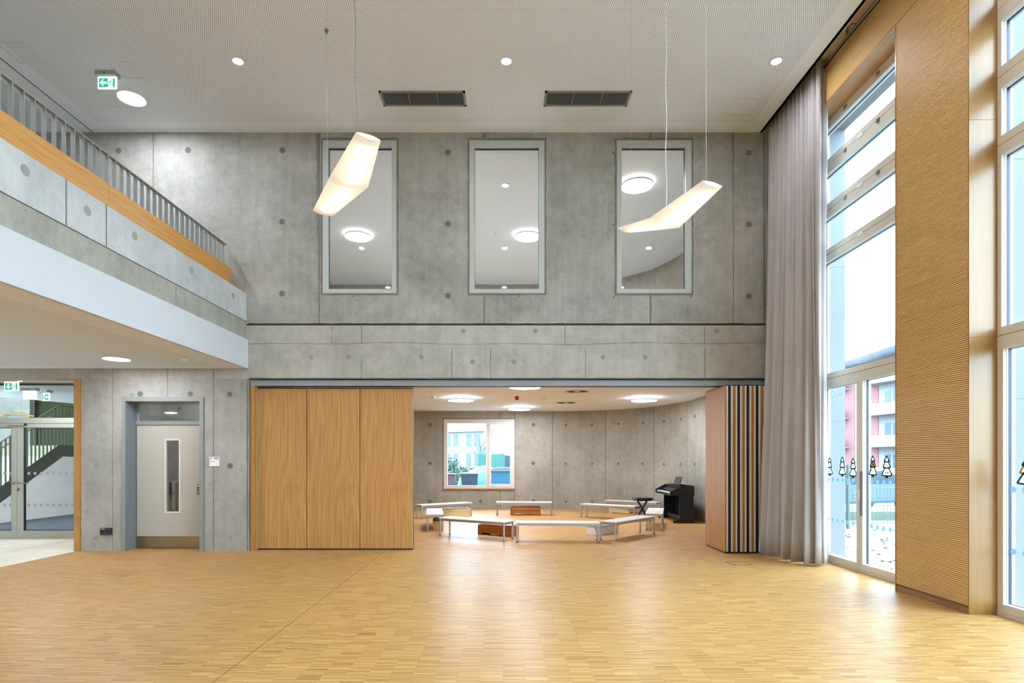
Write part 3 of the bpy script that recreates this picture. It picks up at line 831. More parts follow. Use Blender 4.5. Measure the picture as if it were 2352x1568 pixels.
tag(b.build('glass_lettering', [plain('etched_line', (128, 160, 176), .6)]), 'thin outlined numerals .20 00 near the top of the left door pane', 'lettering')

# ---- curtain
def curtain():
    NS, NZ = 230, 22
    top = [(4.53, 9.72), (4.55, 9.3), (4.56, 8.9), (4.57, 8.5), (4.575, 8.27), (4.66, 8.27), (4.77, 8.46)]
    bot = [(4.30, 9.42), (4.22, 9.22), (4.30, 8.98), (4.38, 8.76), (4.44, 8.52), (4.545, 8.30), (4.62, 8.40), (4.84, 8.47)]
    def path(pts, n):
        L = [0]
        for a, c in zip(pts[:-1], pts[1:]): L.append(L[-1] + math.dist(a, c))
        out = []
        for i in range(n):
            s = L[-1] * i / (n - 1); j = 0
            while j < len(L) - 2 and s > L[j + 1]: j += 1
            t = (s - L[j]) / (L[j + 1] - L[j]); out.append((pts[j][0] + (pts[j + 1][0] - pts[j][0]) * t, pts[j][1] + (pts[j + 1][1] - pts[j][1]) * t))
        return out
    A, B = path(top, NS), path(bot, NS)
    nrmls = lambda Q: [Vector((-(Q[min(i + 1, NS - 1)][1] - Q[max(i - 1, 0)][1]), Q[min(i + 1, NS - 1)][0] - Q[max(i - 1, 0)][0])).normalized() for i in range(NS)]
    NA, NB = nrmls(A), nrmls(B)
    zt, zb = 7.35, .03
    vs = []
    for r in range(NZ + 1):
        t = r / NZ; z = zt + (zb - zt) * t; e = t ** 1.3
        for i in range(NS):
            u = i / (NS - 1)
            env = min(1, (1 - u) * 9, u * 30 + .3)
            pt = 0.042 * math.sin(2 * PI * (15 * u + .35 * math.sin(9 * u))) + .012 * math.sin(2 * PI * 31 * u)
            pb = 0.075 * math.sin(2 * PI * (7.0 * u + .22 * math.sin(7 * u + 1))) + .022 * math.sin(2 * PI * 15 * u + 1.2)
            sw = .006 * math.sin(z * 1.7 + u * 21)
            x = A[i][0] * (1 - e) + B[i][0] * e; y = A[i][1] * (1 - e) + B[i][1] * e
            n = (NA[i] * (1 - e) + NB[i] * e).normalized(); off = (pt * (1 - e) + pb * e) * env + sw * t
            vs.append((x + n.x * off, y + n.y * off, z))
    fs = [(r * NS + i, r * NS + i + 1, (r + 1) * NS + i + 1, (r + 1) * NS + i) for r in range(NZ) for i in range(NS - 1)]
    b = MB(); b.add(vs, fs, 0, True)
    o = b.build('curtain', ['curtain'])
    md = o.modifiers.new('thickness', 'SOLIDIFY'); md.thickness = .003
    tag(o, 'tall mauve grey floor-length curtain drawn together in the corner beside the window', 'curtain')
curtain()

# cables in the recess above the cladding
for k, (dx, dz, r, lab) in enumerate([(0, 0, .010, 'thin black cable lying lowest along the top edge of the slatted wall'), (-.02, .022, .008, 'grey cable running on top of the black one in the ceiling recess')]):
    pts = [(XF - .020 + dx + .006 * math.sin(i * 1.3 + k), -2.2 + i * .35, CT + .012 + dz + .007 * math.sin(i * .9 + k * 2)) for i in range(31)]
    b = MB(); b.tube(pts, r, 6); tag(b.build('cable', ['black' if k == 0 else 'grille']), lab, 'cable')
for yc, lb in ((6.95, 'nearest the camera'), (7.55, 'in the middle')):
    b = MB(); b.tube([(XF - .075, yc - .10, CT + .02), (XF - .09, yc - .05, CT + .06), (XF - .125, yc, CT + .03), (XF - .10, yc + .05, CT - .0), (XF - .075, yc + .1, CT + .03), (XF - .08, yc + .02, CT + .05)], .006, 6)
    tag(b.build('cable_loop', ['black']), 'loose black cable loop in the ceiling recess above the slatted wall, ' + lb, 'cable')

# ------------------------------------------------------------------ hall fittings
# gallery railing
t = thing('gallery_railing', 'grey flat-bar railing with a wide oak toe board along the gallery edge', 'railing')
def gbuild(b, name, mats, parent=None, **k):
    b.v = [gx(v) for v in b.v]; return b.build(name, mats, parent, **k)
b = MB(); b.box(-4.738, -4.688, -4.9, 9.70, 5.21, 5.222); gbuild(b, 'top_rail', ['rail'], t)
b = MB(); b.box(-4.683, -4.65, -4.9, 6.785, 4.40, 4.835); b.box(-4.683, -4.65, 6.79, 9.75, 4.40, 4.835); gbuild(b, 'toe_board', ['oak_band'], t)
b = MB(); b.box(-4.738, -4.688, -4.9, 9.70, 4.30, 4.312); gbuild(b, 'lower_rail', ['rail'], t)
Y = 5.523 - .1315 * 24
while Y < 9.70:
    b = MB(); b.box(-4.737, -4.690, Y - .004, Y + .004, 4.31, 5.21); gbuild(b, 'baluster', ['rail'], t)
    Y += .1315

# upper windows
def upper_window(n, px0, px1, gx0, gx1, glabel=None):
    t = sthing('window_%d' % n)
    x0, x1 = wx(px0) + .012, wx(px1) - .012; z0, z1 = uw_z[0] + .012, uw_z[1] - .012
    a, c, d, e = wx(gx0), wx(gx1), wz(663.9), wz(337.7)
    b = MB()
    def rg(x0, x1, z0, z1, a, c, d, e, y0, y1, m):
        b.box(x0, a, y0, y1, z0, z1, m); b.box(c, x1, y0, y1, z0, z1, m); b.box(a, c, y0, y1, z0, d, m); b.box(a, c, y0, y1, e, z1, m)
    rg(x0, x1, z0, z1, a, c, d, e, YW - .012, YW + .045, 0)
    rg(x0, x1, z0, z1, a + .004, c - .004, d + .004, e - .004, YW + .045, YW + .10, 1)
    rg(x0 - .012, x1 + .012, z0 - .012, z1 + .012, x0, x1, z0, z1, YW - .004, YW + .02, 2)
    b.build('frame', ['wframe', 'black', plain('sealant_%d' % n, (150, 138, 104), .8)], t)
    b = MB(); b.box(a, c, YW + .06, YW + .068, d, e); b.build('pane', ['glass'], t)
upper_window(6, 740.3, 912.2, 753.3, 899.9)
upper_window(7, 1077.0, 1251.7, 1090.0, 1237.7)
upper_window(8, 1414.9, 1589.2, 1427.8, 1574.5)

# ceiling lamps of the hall; those out of view are added for illumination
for i, (x, y) in enumerate([(-5.765, 8.86), (-5.765, 5.2), (-5.765, 1.5), (-5.765, -2.2)]):
    lamp_disc('ceiling_lamp', ['glowing round flush lamp in the hall ceiling beside the green exit sign'][0] if i == 0 else 'added unseen lamp in the hall ceiling over the gallery, %s behind the visible one' % ('', 'first', 'second', 'third')[i], x, y, ZC - .002, .19, 'disc', group='flush lamps over the gallery')
for y in (8.03, 4.6, 1.2, -2.2):
    for x, w in ((-3.73, 'left'), (.049, 'middle'), (3.85, 'right')):
        lab = {'left': 'small round ceiling spot left of the air grilles, above the gallery railing', 'middle': 'small round ceiling spot above the gap between the two air grilles', 'right': 'small round ceiling spot close to the curtain recess'}[w] if y > 8 else 'added unseen ceiling spot in the %s line, %s row back from the visible one' % (w, {4.6: 'first', 1.2: 'second', -2.2: 'third'}[y])
        lamp_disc('ceiling_spot', lab, x, y, ZC - .002, .068, 'spot', group='small ceiling spots', rim='grille', cat='spot light')
for i, (x, y) in enumerate([(-6.0, 8.86), (-6.0, 5.4), (-6.0, 1.9), (-10.86, 8.0), (-10.86, 4.7), (-10.86, 1.5), (-8.6, 10.6)]):
    lamp_disc('ceiling_lamp', 'oval-looking flush lamp in the gallery soffit above the grey door' if i == 0 else 'unseen flush lamp in the soffit, ' + ('', 'under the gallery edge, middle one', 'under the gallery edge, nearest the camera', 'far left, next to the glass door', 'far left, middle one', 'far left, nearest the camera', 'in the porch before the glass door')[i], x, y, (GZ0 - .002) if y < 9.7 else 3.1, .186, 'disc_low', group='flush lamps in the gallery soffit')
b = MB(); b.box(-12.3, -7.2, YW + .30, 11.4, 3.1, 3.2); struct(b.build('ceiling_porch', ['white']))

# air grilles
def grille(label, x0, x1):
    y0, y1 = 8.673, 9.044
    t = thing('air_grille', label, 'air vent', ((x0 + x1) / 2, (y0 + y1) / 2, ZC), 0, 'ceiling air grilles')
    w, d = (x1 - x0) / 2, (y1 - y0) / 2; z = -.012
    b = MB(); b.box(-w, w, -d, -d + .035, z, 0); b.box(-w, w, d - .035, d, z, 0); b.box(-w, -w + .035, -d, d, z, 0); b.box(w - .035, w, -d, d, z, 0)
    for k in (-1, 1): b.box(k * w / 3 - .006, k * w / 3 + .006, -d, d, z, 0)
    b.build('frame', ['rail'], t)
    b = MB(); b.box(-w + .03, w - .03, -d + .03, d - .03, -.004, -.002, 0); b.build('backing', ['grille_d'], t)
    b = MB(); n = 12
    for i in range(n):
        yy = -d + .045 + i * (2 * d - .09) / (n - 1); b.box(-w + .035, w - .035, yy - .005, yy + .005, -.010, -.004, 0)
    b.build('slats', ['grille'], t)
grille('long dark air grille in the hall ceiling, the one nearer the gallery', -1.891, -.576)
grille('long dark air grille in the hall ceiling, the one nearer the curtain', .644, 1.968)

# access panels, speaker and hook on the ceiling
for (pa, pb, lab) in [((171, 208), (0, 246, .43), 'square perforated access panel under the round lamp'), ((245, 141.6), (0, 178.6, .33), 'square perforated access panel just above the exit sign'), ((1749, 226), (0, 264, -.42), 'square perforated access panel near the curtain recess'), ((-10, 97), (0, 145, .38), 'square perforated access panel at the top left corner above the gallery railing')]:
    Ya = 5.634 * F / (CY - pa[1]); Yb = 5.634 * F / (CY - pb[1]); X = (pa[0] - CX) * Ya / F
    W_ = pb[2]; b = MB(); frame_lines(b, min(X, X + W_), max(X, X + W_), min(Ya, Yb), max(Ya, Yb), ZC - .002, .006)
    tag(b.build('access_panel', ['panel_edge']), lab, 'ceiling panel')
q = Vector(((750 - CX) * 7.45 / F, 7.45, ZC))
t = thing('ceiling_hook', 'small dark ring hook in the perforated ceiling above the left pendant', 'hook', q)
b = MB(); b.cyl((0, 0, 0), (0, 0, -.012), .026, 20); b.build('base_plate', ['steel'], t)
b = MB(); b.tube([(.018 * math.cos(k * PI / 8), 0, -.032 + .018 * math.sin(k * PI / 8)) for k in range(17)], .004, 8); b.build('ring', ['dark'], t)

# pendant lamps: opal boomerang shells with a light tube inside
def pendant(label, pts, H, wires):
    """pts: six outline corners in the photo in order tipA, tipB, bendB, endB, endA, bendA"""
    z = EYE + H
    W = [Vector(((px - CX) * H / (CY - py), F * H / (CY - py), 0)) for px, py in pts]
    c = sum(W, Vector()) / 6
    t = thing('pendant_lamp', label, 'pendant lamp', (c.x, c.y, z), 0, 'boomerang pendants')
    A = [W[0] - c, W[5] - c, W[4] - c]; B = [W[1] - c, W[2] - c, W[3] - c]
    NSEG, NC = 16, 14
    def station(s):      # s in 0..2
        i = min(int(s), 1); f = s - i
        return A[i].lerp(A[i + 1], f), B[i].lerp(B[i + 1], f)
    def th(s):
        return .026 + .020 * math.sin(PI * min(max(s / 2, 0), 1))
    for name, sg in (('lower_shell', -1), ('upper_shell', 1)):
        vs = []
        for i in range(2 * NSEG + 1):
            s = i / NSEG; a, b_ = station(s)
            for k in range(NC + 1):
                u = k / NC; p = a.lerp(b_, u); vs.append((p.x, p.y, sg * th(s) * math.sin(PI * u) ** .8 * (1.0 if sg < 0 else .7)))
        fs = [(i * (NC + 1) + k, i * (NC + 1) + k + 1, (i + 1) * (NC + 1) + k + 1, (i + 1) * (NC + 1) + k) for i in range(2 * NSEG) for k in range(NC)]
        b = MB(); b.add(vs, fs, 0, True); b.build(name, ['opal'], t)
    for s in (0, 2):
        a, b_ = station(s); lo, up = [], []
        for k in range(NC + 1):
            u = k / NC; p = a.lerp(b_, u); h = th(s) * math.sin(PI * u) ** .8
            lo.append((p.x, p.y, -h)); up.append((p.x, p.y, h * .7))
        b = MB(); b.add(lo + list(reversed(up)), [tuple(range(2 * NC + 2))], 0); b.build('end_cap', ['opal'], t)
    for (sa, sb) in ((.14, .93), (1.08, 1.86)):
        a0, b0 = station(sa); a1, b1 = station(sb); p = (a0 + b0) / 2; q = (a1 + b1) / 2
        b = MB(); b.cyl((p.x, p.y, -.004), (q.x, q.y, -.004), .010, 10); b.build('light_tube', ['pend_tube'], t)
    for (px, py, pxt, r, m) in wires:
        Y = F * H / (CY - py); X = (px - CX) * Y / F; Xt = (pxt - CX) * Y / F
        n = 24; wob = .006 if r > .002 else 0
        pp = [(X - c.x + (Xt - X) * (k / n) ** 1.5 + wob * math.sin(k * .9), Y - c.y, .02 + (ZC - z - .02) * k / n) for k in range(n + 1)]
        b = MB(); b.tube(pp, r, 6); b.build('cable' if r > .002 else 'wire', [m], t)
pendant('glowing cream boomerang pendant hanging in front of the left upper window',
        [(817.5, 303.3), (874.6, 321.9), (845.5, 430), (764.9, 495.5), (718.2, 483.3), (757.8, 404.3)], 3.0,
        [(818, 306, 806, .0035, 'grille'), (752, 440, 748, .0012, 'steel')])
pendant('glowing cream boomerang pendant hanging in front of the right upper window',
        [(1613, 414.9), (1659.7, 428.2), (1560.4, 522.5), (1453.4, 532.7), (1418.4, 522.9), (1492, 500.8)], 2.85,
        [(1530, 480, 1530, .0042, 'alu_w'), (1622, 417, 1622, .0016, 'alu_w'), (1450, 520, 1450, .0010, 'steel')])

# exit signs
def exit_sign(label, loc, rz, w, arrow, flip=False, drop=0.0, blank=False):
    t = thing('exit_sign', label, 'exit sign', loc, rz, 'green exit signs')
    h = w * .50
    b = MB(); b.box(-w * .55, w * .55, -.06, .06, -.055, 0)
    if drop: b.box(-w * .4, w * .4, -.02, .02, 0, drop)
    b.cyl((-.04 * w, -.0605, -.03), (-.04 * w, -.064, -.03), .013, 14, 1); b.build('housing', ['dframe2', 'red'], t, bevel=.004)
    z1 = -.075; z0 = z1 - h - .02
    b = MB(); b.box(-w / 2, w / 2, -.012, .012, z0, -.055); b.build('light_panel', ['exit_white'], t, bevel=.003)
    if blank: return t
    sgn = -1 if flip else 1
    m = .035 * w / .27; a0, a1 = -w / 2 + m * .6, w / 2 - m * .6; zt, zb = z1 - .008, z0 + .018; H = zt - zb
    b = MB(); yy = -.0135
    split = a0 + (a1 - a0) * .55
    def X(v): return v * sgn
    b.box(X(a0), X(split), yy, -.012, zb, zt); b.build('green_field', ['exit_green'], t)
    b = MB(); b.box(X(a1 - w * .10), X(a1), yy, -.012, zb, zt); b.build('green_edge', ['exit_green'], t)
    cx, cz = (a0 + split) / 2 * sgn, (zb + zt) / 2; s = H * .42
    ar = [(-1, 0), (-.1, .9), (.25, .9), (-.35, .3), (.9, .3), (.9, -.3), (-.35, -.3), (.25, -.9), (-.1, -.9)]
    rot = {'L': 0, 'D': PI / 2, 'R': PI}[arrow]
    pts = [(cx + s * (p[0] * math.cos(rot) - p[1] * math.sin(rot)), cz + s * (p[0] * math.sin(rot) + p[1] * math.cos(rot))) for p in ar]
    b = MB(); b.prism(pts, 'Y', yy - .0015, yy, 0); b.build('arrow', ['exit_white'], t)
    mx_ = (split + a1 - w * .10) / 2; b = MB()
    def man(p): return (X(mx_ + p[0] * H * .42), yy, cz + p[1] * H * .42)
    for seg in ([(.05, .45), (-.12, -.1), (.3, -.35), (.75, -.4)], [(-.12, -.1), (-.25, -.5), (-.7, -.85)], [(.05, .4), (.45, .2), (.6, .35)], [(.05, .4), (-.35, .3), (-.5, 0)]):
        b.tube([man(p) for p in seg], H * .035, 6)
    hd = man((.12, .72)); b.cyl(hd, (hd[0], hd[1] - .002, hd[2]), H * .07, 12); b.build('running_figure', ['exit_green'], t)
    return t
exit_sign('green exit sign with a left arrow hanging from the hall ceiling by the round lamp', (-5.74, 8.28, ZC - .002), 0, .27, 'L')
q = P(27, 873, 10.4)
exit_sign('green exit sign with a down arrow over the foyer glass door', (q.x, 10.4, 3.045), 0, .26, 'D', drop=.055)
exit_sign('green exit sign turned aside with a right arrow beyond the foyer glass door', (P(106, 890, 12.6).x, 12.6, 3.1), -.45, .27, 'R', True)
exit_sign('blank bright back of an exit sign beyond the foyer glass door', (P(69, 890, 12.2).x, 12.2, 3.1), 0, .29, 'R', blank=True)

# store-room door
YD = YW + .284
t = sthing('door_1')
fx0, fx1 = DX0 + .004, DX1 - .004; ix0, ix1 = wx(288.5), wx(459.2); iz = wz(921.4)
b = MB()
b.box(fx0, ix0, YW - .018, YW + .30, 0, DZ, 0); b.box(ix1, fx1, YW - .018, YW + .30, 0, DZ, 0); b.box(ix0, ix1, YW - .018, YW + .30, iz, DZ, 0)
b.box(ix0, ix0 + .004, YW + .001, YD, 0, iz, 1); b.box(ix1 - .004, ix1, YW + .001, YD, 0, iz, 1)
lx0, lx1 = ix0 + .012, P(459.7, 0, YD).x + .03
zt0 = P(0, 976, YD).z; zt1 = P(0, 966.6, YD).z
b.box(ix0, ix1, YD - .02, YD + .08, zt0 + .004, zt1, 0)
for k in (0, 1): b.box((lx0, ix1 - .06)[k], (lx0 + .04, ix1)[k], YD, YD + .05, zt1, iz, 0)
b.build('frame', ['dframe', 'reveal_blue'], t)
b = MB(); b.box(ix0 + .01, ix1 - .01, YD + .02, YD + .028, zt1, iz); b.build('transom_pane', ['glass_dk'], t)
va, vb, vc, vd = P(382.5, 0, YD).x, P(411, 0, YD).x, P(0, 1174.5, YD).z, P(0, 1011.4, YD).z
b = MB(); z_l = .012
wall_cells(b, lx0, ix1 - .01, z_l, zt0, [(va, vb, vc, vd)], lambda x0, x1, z0, z1, m: b.box(x0, x1, YD, YD + .05, z0, z1, m), 0)
leaf = b.build('door_leaf', ['leaf'], t)
b = MB(); e = .032
b.box(va - e, va, YD - .006, YD, vc - e, vd + e); b.box(vb, vb + e, YD - .006, YD, vc - e, vd + e); b.box(va, vb, YD - .006, YD, vc - e, vc); b.box(va, vb, YD - .006, YD, vd, vd + e)
b.build('glazing_frame', [plain('glazing_frame_paint', (208, 200, 186), .45)], leaf, bevel=.002)
b = MB(); b.box(va, vb, YD + .02, YD + .026, vc, vd); b.build('glass_panel', ['glass'], leaf)
b = MB(); b.box(lx0, ix1 - .01, YD - .003, YD, z_l, P(0, 1231, YD).z); b.build('kick_plate', ['brass'], leaf)
b = MB(); hx0, hx1 = P(452, 0, YD).x, P(459.5, 0, YD).x; hz0, hz1 = P(0, 1136, YD).z, P(0, 1111.7, YD).z
b.box(hx0, hx1 + .03, YD - .003, YD, hz0, hz1, 0); b.box(hx0, hx1 + .03, YD - .012, YD - .003, hz1 - .036, hz1 - .022, 1); b.build('flush_handle', [plain('bronze_grip', (112, 98, 74), .4), 'alu_w'], leaf)
bx = thing('cardboard_box', 'tall cardboard box with white printed tape seen through the slim window of the grey door', 'box', (-6.02, 10.62, 0))
b = MB(); b.box(-.11, .15, -.14, .2, 0, 1.16); b.build('carton', ['card'], bx)
b = MB(); b.box(-.055, .0, -.143, -.14, 0, 1.165); b.box(-.055, 0, -.14, .2, 1.161, 1.165)
for z in (.3, .62, .95): b.box(-.04, -.02, -.1445, -.143, z, z + .02, 1); b.box(-.03, -.012, -.1445, -.143, z - .03, z - .015, 1)
b.build('tape', ['white_plastic', 'dark'], bx)
b = MB(); b.prism([(-.11, 1.14), (-.075, 1.16), (-.06, 1.0), (-.085, .82), (-.11, .95)], 'Y', -.146, -.141); b.build('torn_flap', ['dark'], bx)

# small things on the left wall
def wall_box(name, label, cat, px0, px1, py0, py1, mats, depth=.012):
    t = thing(name, label, cat, (wx((px0 + px1) / 2), YW, wz((py0 + py1) / 2)))
    return t, (px1 - px0) / 268.0, (py1 - py0) / 268.0
t, w, h = wall_box('door_sign', 'small white room sign with a tiny crest on the concrete beside the grey door', 'sign', 482.2, 504.2, 1049, 1070.5, None)
b = MB(); b.box(-w, w, -.012, 0, -h, h); b.build('plate', ['white_plastic'], t, bevel=.001)
b = MB()
b.box(-.006, w - .012, -.0128, -.012, h - .026, h - .012, 0); b.box(-.006, w - .012, -.0128, -.012, h - .038, h - .029, 0)
b.build('title_bars', [plain('sign_grey_ink', (120, 118, 132), .6)], t)
b = MB(); b.prism([(-w + .018, h - .012), (-w + .036, h - .012), (-w + .036, h - .028), (-w + .027, h - .040), (-w + .018, h - .028)], 'Y', -.0128, -.012, 0)
b.prism([(-w + .027, h - .012), (-w + .036, h - .012), (-w + .036, h - .028), (-w + .027, h - .038)], 'Y', -.0132, -.0128, 1); b.build('crest', [plain('crest_olive', (112, 116, 40), .6), plain('crest_black', (30, 30, 24), .6)], t)
b = MB()
x = -w + .018
for k, L in enumerate((.014, .010, .008, .009, .007, .009, .012)): b.box(x, x + L - .0025, -.0128, -.012, -.002, .006, 0); x += L
b.build('text_line', ['dark'], t)
t, w, h = wall_box('wall_socket', 'black double power socket low on the concrete wall left of the grey door', 'socket', 234.3, 258.2, 1211.5, 1227.4, None)
b = MB(); b.box(-w, w, -.05, 0, -h, h); b.build('casing', ['dark'], t, bevel=.006)
for k in (-.5, .5):
    b = MB(); b.cyl((w * k, -.0505, -.004), (w * k, -.053, -.004), .026, 20); b.build('outlet', ['black'], t)
b = MB(); b.box(-w + .02, -.012, -.052, -.05, h - .022, h - .014); b.build('label_strip', ['white_plastic'], t)

# foyer glass door
YG = 11.38
t = sthing('door_2')
gxp = lambda px: (px - CX) * YG / F
gz = lambda py: EYE - (py - CY) * YG / F
xl, xm, xr, xe = gxp(42) - 1.27, gxp(42), gxp(42) + 1.27, -7.36
ztr0, ztr1, zhead = gz(972), gz(959.6), gz(882)
b = MB()
b.box(-12.2, xe, YG - .04, YG + .04, ztr0, ztr1, 0); b.box(-12.2, xe, YG - .03, YG + .05, zhead, 3.1, 0)
for xx in (xl - .10, xr + .0, xe - .06): b.box(xx, xx + .10 if xx != xe - .06 else xe, YG - .04, YG + .04, 0, 3.09, 0)
b.box(-12.2, xe, YG - .05, YG + .05, zhead - .02, zhead, 1)
b.box(xr + .1, xe, YG - .03, YG + .03, 0, .12, 0); b.box(-12.2, xl - .1, YG - .03, YG + .03, 0, .12, 0)
b.build('frame', ['dframe2', 'black'], t)
b = MB(); b.box(-12.2, xe, YG, YG + .008, ztr1, zhead - .02); b.build('transom_pane', ['glass'], t)
b = MB(); b.box(xr + .1, xe - .06, YG, YG + .008, .12, ztr0); b.box(-12.2, xl - .1, YG, YG + .008, .12, ztr0); b.build('side_pane', ['glass'], t)
for k, (a, c) in enumerate(((xl, xm - .003), (xm + .003, xr))):
    s = .125 if k else .11
    ga, gc = a + (s if k else .12), c - (s if not k else .12)
    g0, g1 = gz(1217.6), gz(982)
    b = MB()
    b.box(a, ga, YG - .03, YG + .03, .008, ztr0 - .004); b.box(gc, c, YG - .03, YG + .03, .008, ztr0 - .004); b.box(ga, gc, YG - .03, YG + .03, .008, g0); b.box(ga, gc, YG - .03, YG + .03, g1, ztr0 - .004)
    b.box(ga, ga + .012, YG - .022, YG + .022, g0, g1, 1); b.box(gc - .012, gc, YG - .022, YG + .022, g0, g1, 1); b.box(ga, gc, YG - .022, YG + .022, g1 - .012, g1, 1); b.box(ga, gc, YG - .022, YG + .022, g0, g0 + .012, 1)
    lf = b.build('door_leaf', ['dframe2', 'black'], t)
    b = MB(); b.box(ga, gc, YG, YG + .008, g0, g1); b.build('glass_panel', ['glass'], lf)
    b = MB(); x = (ga + .085) if k else (gc - .035)
    while ga + .02 < x < gc - .0:
        for py in (1086.7, 1159.6): b.cyl((x, YG - .004, gz(py)), (x, YG - .002, gz(py)), .031, 20)
        x += .1245 if k else -.1245
    b.build('safety_dots', ['frost_g'], lf)
    b = MB(); zh = gz(1109)
    if k:
        hx = gxp(45.5); b.cyl((hx, YG - .03, zh), (hx, YG - .042, zh), .028, 18); b.cyl((hx, YG - .04, zh), (hx, YG - .085, zh), .011, 12)
        b.tube([(hx, YG - .082, zh), (hx + .10, YG - .085, zh + .002), (hx + .235, YG - .082, zh)], .010, 8); b.cyl((hx, YG - .03, zh - .115), (hx, YG - .04, zh - .115), .024, 16); b.box(hx - .012, hx + .012, YG - .04, YG - .03, zh - .15, zh - .11)
    else:
        hx = gxp(35); b.cyl((hx, YG - .03, zh), (hx, YG - .042, zh), .026, 18)
        b.tube([(hx, YG - .04, zh), (hx - .035, YG - .08, zh + .03), (hx - .045, YG - .085, zh + .10), (hx - .03, YG - .07, zh + .14)], .010, 8)
    b.build('door_handle', ['brass'], lf)
b = MB(); b.box(gxp(23), gxp(62), YG - .075, YG - .045, gz(976) - .0, gz(973), 0); b.cyl((gxp(62), YG - .06, gz(975)), (gxp(66), YG - .06, gz(975)), .018, 12, 1); b.build('door_closer', ['dframe2', 'black'], t)

# ---- stairs beyond the glass door
G1 = plain('olive_steel', (48, 58, 36), .6, spec=.12)
t = thing('staircase', 'white-sided stair flight with olive green balustrade beyond the foyer glass door', 'staircase')
sx = -12.5
zz = lambda y: max(0, .53 + .57 * (y - 14.2))
b = MB(); b.prism([(13.27, 0), (18.1, 0), (18.1, 1.67), (16.2, 1.67)], 'X', sx - .16, sx, 0); b.build('side_wall', [plain('stair_white', (234, 231, 222), .75)], t)
b = MB(); b.prism([(13.2, 0), (13.2, .33), (16.05, 2.0), (18.1, 2.0), (18.1, 1.68), (16.2, 1.68), (13.3, 0)], 'X', sx + .002, sx + .014, 0); b.build('stringer', [G1], t)
for i in range(10):
    b = MB(); y = 13.27 + i * .293; b.box(sx - 1.7, sx - .16, y, y + .31, 0, (i + 1) * .167); b.build('step', ['stone'], t)
b = MB(); b.box(sx - 1.7, sx - .16, 16.2, 18.1, 0, 1.67); b.build('landing', ['stone'], t)
y = 13.3
while y < 18.05:
    zb_ = (zz(y) + .05) if y < 16.2 else 1.9; ztop = min(3.115, 1.42 + .593 * (y - 13.2))
    b = MB(); b.box(sx - .035, sx + .012, y - .005, y + .005, zb_, ztop); b.build('baluster', [G1], t); y += .131
b = MB(); b.tube([(sx - .01, 13.2, 1.42), (sx - .01, 16.05, 3.11), (sx - .01, 18.1, 3.12)], .018, 8); b.build('top_rail', [plain('olive_light', (110, 120, 84), .5, spec=.2)], t)
b = MB(); b.tube([(sx - .09, 13.2, 1.20), (sx - .09, 16.05, 2.90), (sx - .09, 18.1, 2.92)], .021, 8); b.build('handrail', ['oak_trim'], t)
b = MB(); b.tube([(-16.6, 17.5, 2.2), (-15.75, 18.08, 3.06), (-14.85, 18.08, 2.97)], .024, 8); tag(b.build('wall_handrail', ['oak_band']), 'bent wooden wall handrail on the concrete beyond the foyer door transom', 'handrail')
lamp_disc('ceiling_lamp', 'bright round lamp beyond the foyer door transom at the left edge', -12.75, 12.75, 3.1 + .0, .16, 'disc_stair', h=.05)
lamp_disc('ceiling_lamp', 'unseen fill lamp added high above the olive stair landing', -14.0, 16.2, 7.2, .35, 'disc_stair', h=.06)  # added out of sight to lighten the stairwell
lamp_disc('ceiling_lamp', 'unseen fill lamp added in the stair hall ceiling, right of the stairs', -8.4, 14.6, 3.1, .34, 'disc', h=.05)  # added out of sight to light the white stair side

# floor hatch
b = MB(); Ya, Yb = 8.72, 8.46; x0, x1 = P(1667, 0, Ya).x, P(1710, 0, Ya).x
frame_lines(b, x0, x1, Yb, Ya, .004, .008); b.box(x0 + .03, x0 + .06, Yb + .03, Yb + .06, 0, .003)
tag(b.build('floor_hatch', [plain('hatch_edge', (120, 92, 62), .6)]), 'flush square floor box in the parquet in front of the folded partition', 'floor box')

# ---- folding wall
def wall_panel(name, label, group, closed):
    """local: width along X (0..w), thickness along +Y, front veneer at y = 0"""
    t = thing(name, label, 'partition panel', (0, 0, 0), 0, group)
    w, T, H = (.909 if closed else .915), .146, 2.797
    m = 'oak_panel' if closed else 'oak_pale'
    b = MB(); b.box(0, w, 0, .026, .025, H); b.build('veneer', [m], t, bevel=.001)
    b = MB(); b.box(0, w, T - .026, T, .025, H); b.build('veneer', [m if closed else 'oak_trim'], t, bevel=.001)
    b = MB()
    for x0 in ((w - .010,) if closed else (-.002, w - .010)):
        b.box(x0 + .002, x0 + .012, .026, .050, .03, H, 0); b.box(x0 + .002, x0 + .012, T - .050, T - .026, .03, H, 0)
    b.build('edge_profile', ['alu_w'], t)
    b = MB(); b.box(-.006, w + (.006 if closed else -.004), .030 if closed else .050, T - .050, .03, H - .01, 0)
    for z in (.9, 1.45, 1.75): b.box(-.005, .01, .066, .082, z, z + .03, 1)
    b.build('core', ['black', 'grille'], t)
    b = MB(); b.box(0, w, .012, T - .012, .004, .025, 0); b.box(0, w, .012, T - .012, H, H + .016, 0); b.build('seal', ['black'], t)
    return t
PX0 = (583.4 - CX) * 9.9 / F
labs = ['closed oak partition panel next to the concrete wall', 'closed oak partition panel in the middle of the closed three', 'closed oak partition panel with the free edge beside the music room opening']
p0 = wall_panel('partition_panel', labs[0], 'closed oak partition panels', True)
p0.location = (PX0, 9.9, 0)
for i in (1, 2): dup(p0, labs[i], (PX0 + .9225 * i, 9.9, 0))
b = MB()
labs = ['parked oak partition panel at the open front of the folded stack, its face turned to the room', 'parked oak partition panel second in the folded stack', 'parked oak partition panel in the middle of the folded stack', 'parked oak partition panel fourth in the folded stack', 'parked oak partition panel half hidden by the curtain']
q0 = wall_panel('partition_panel', labs[0], 'folded oak partition panels', False)
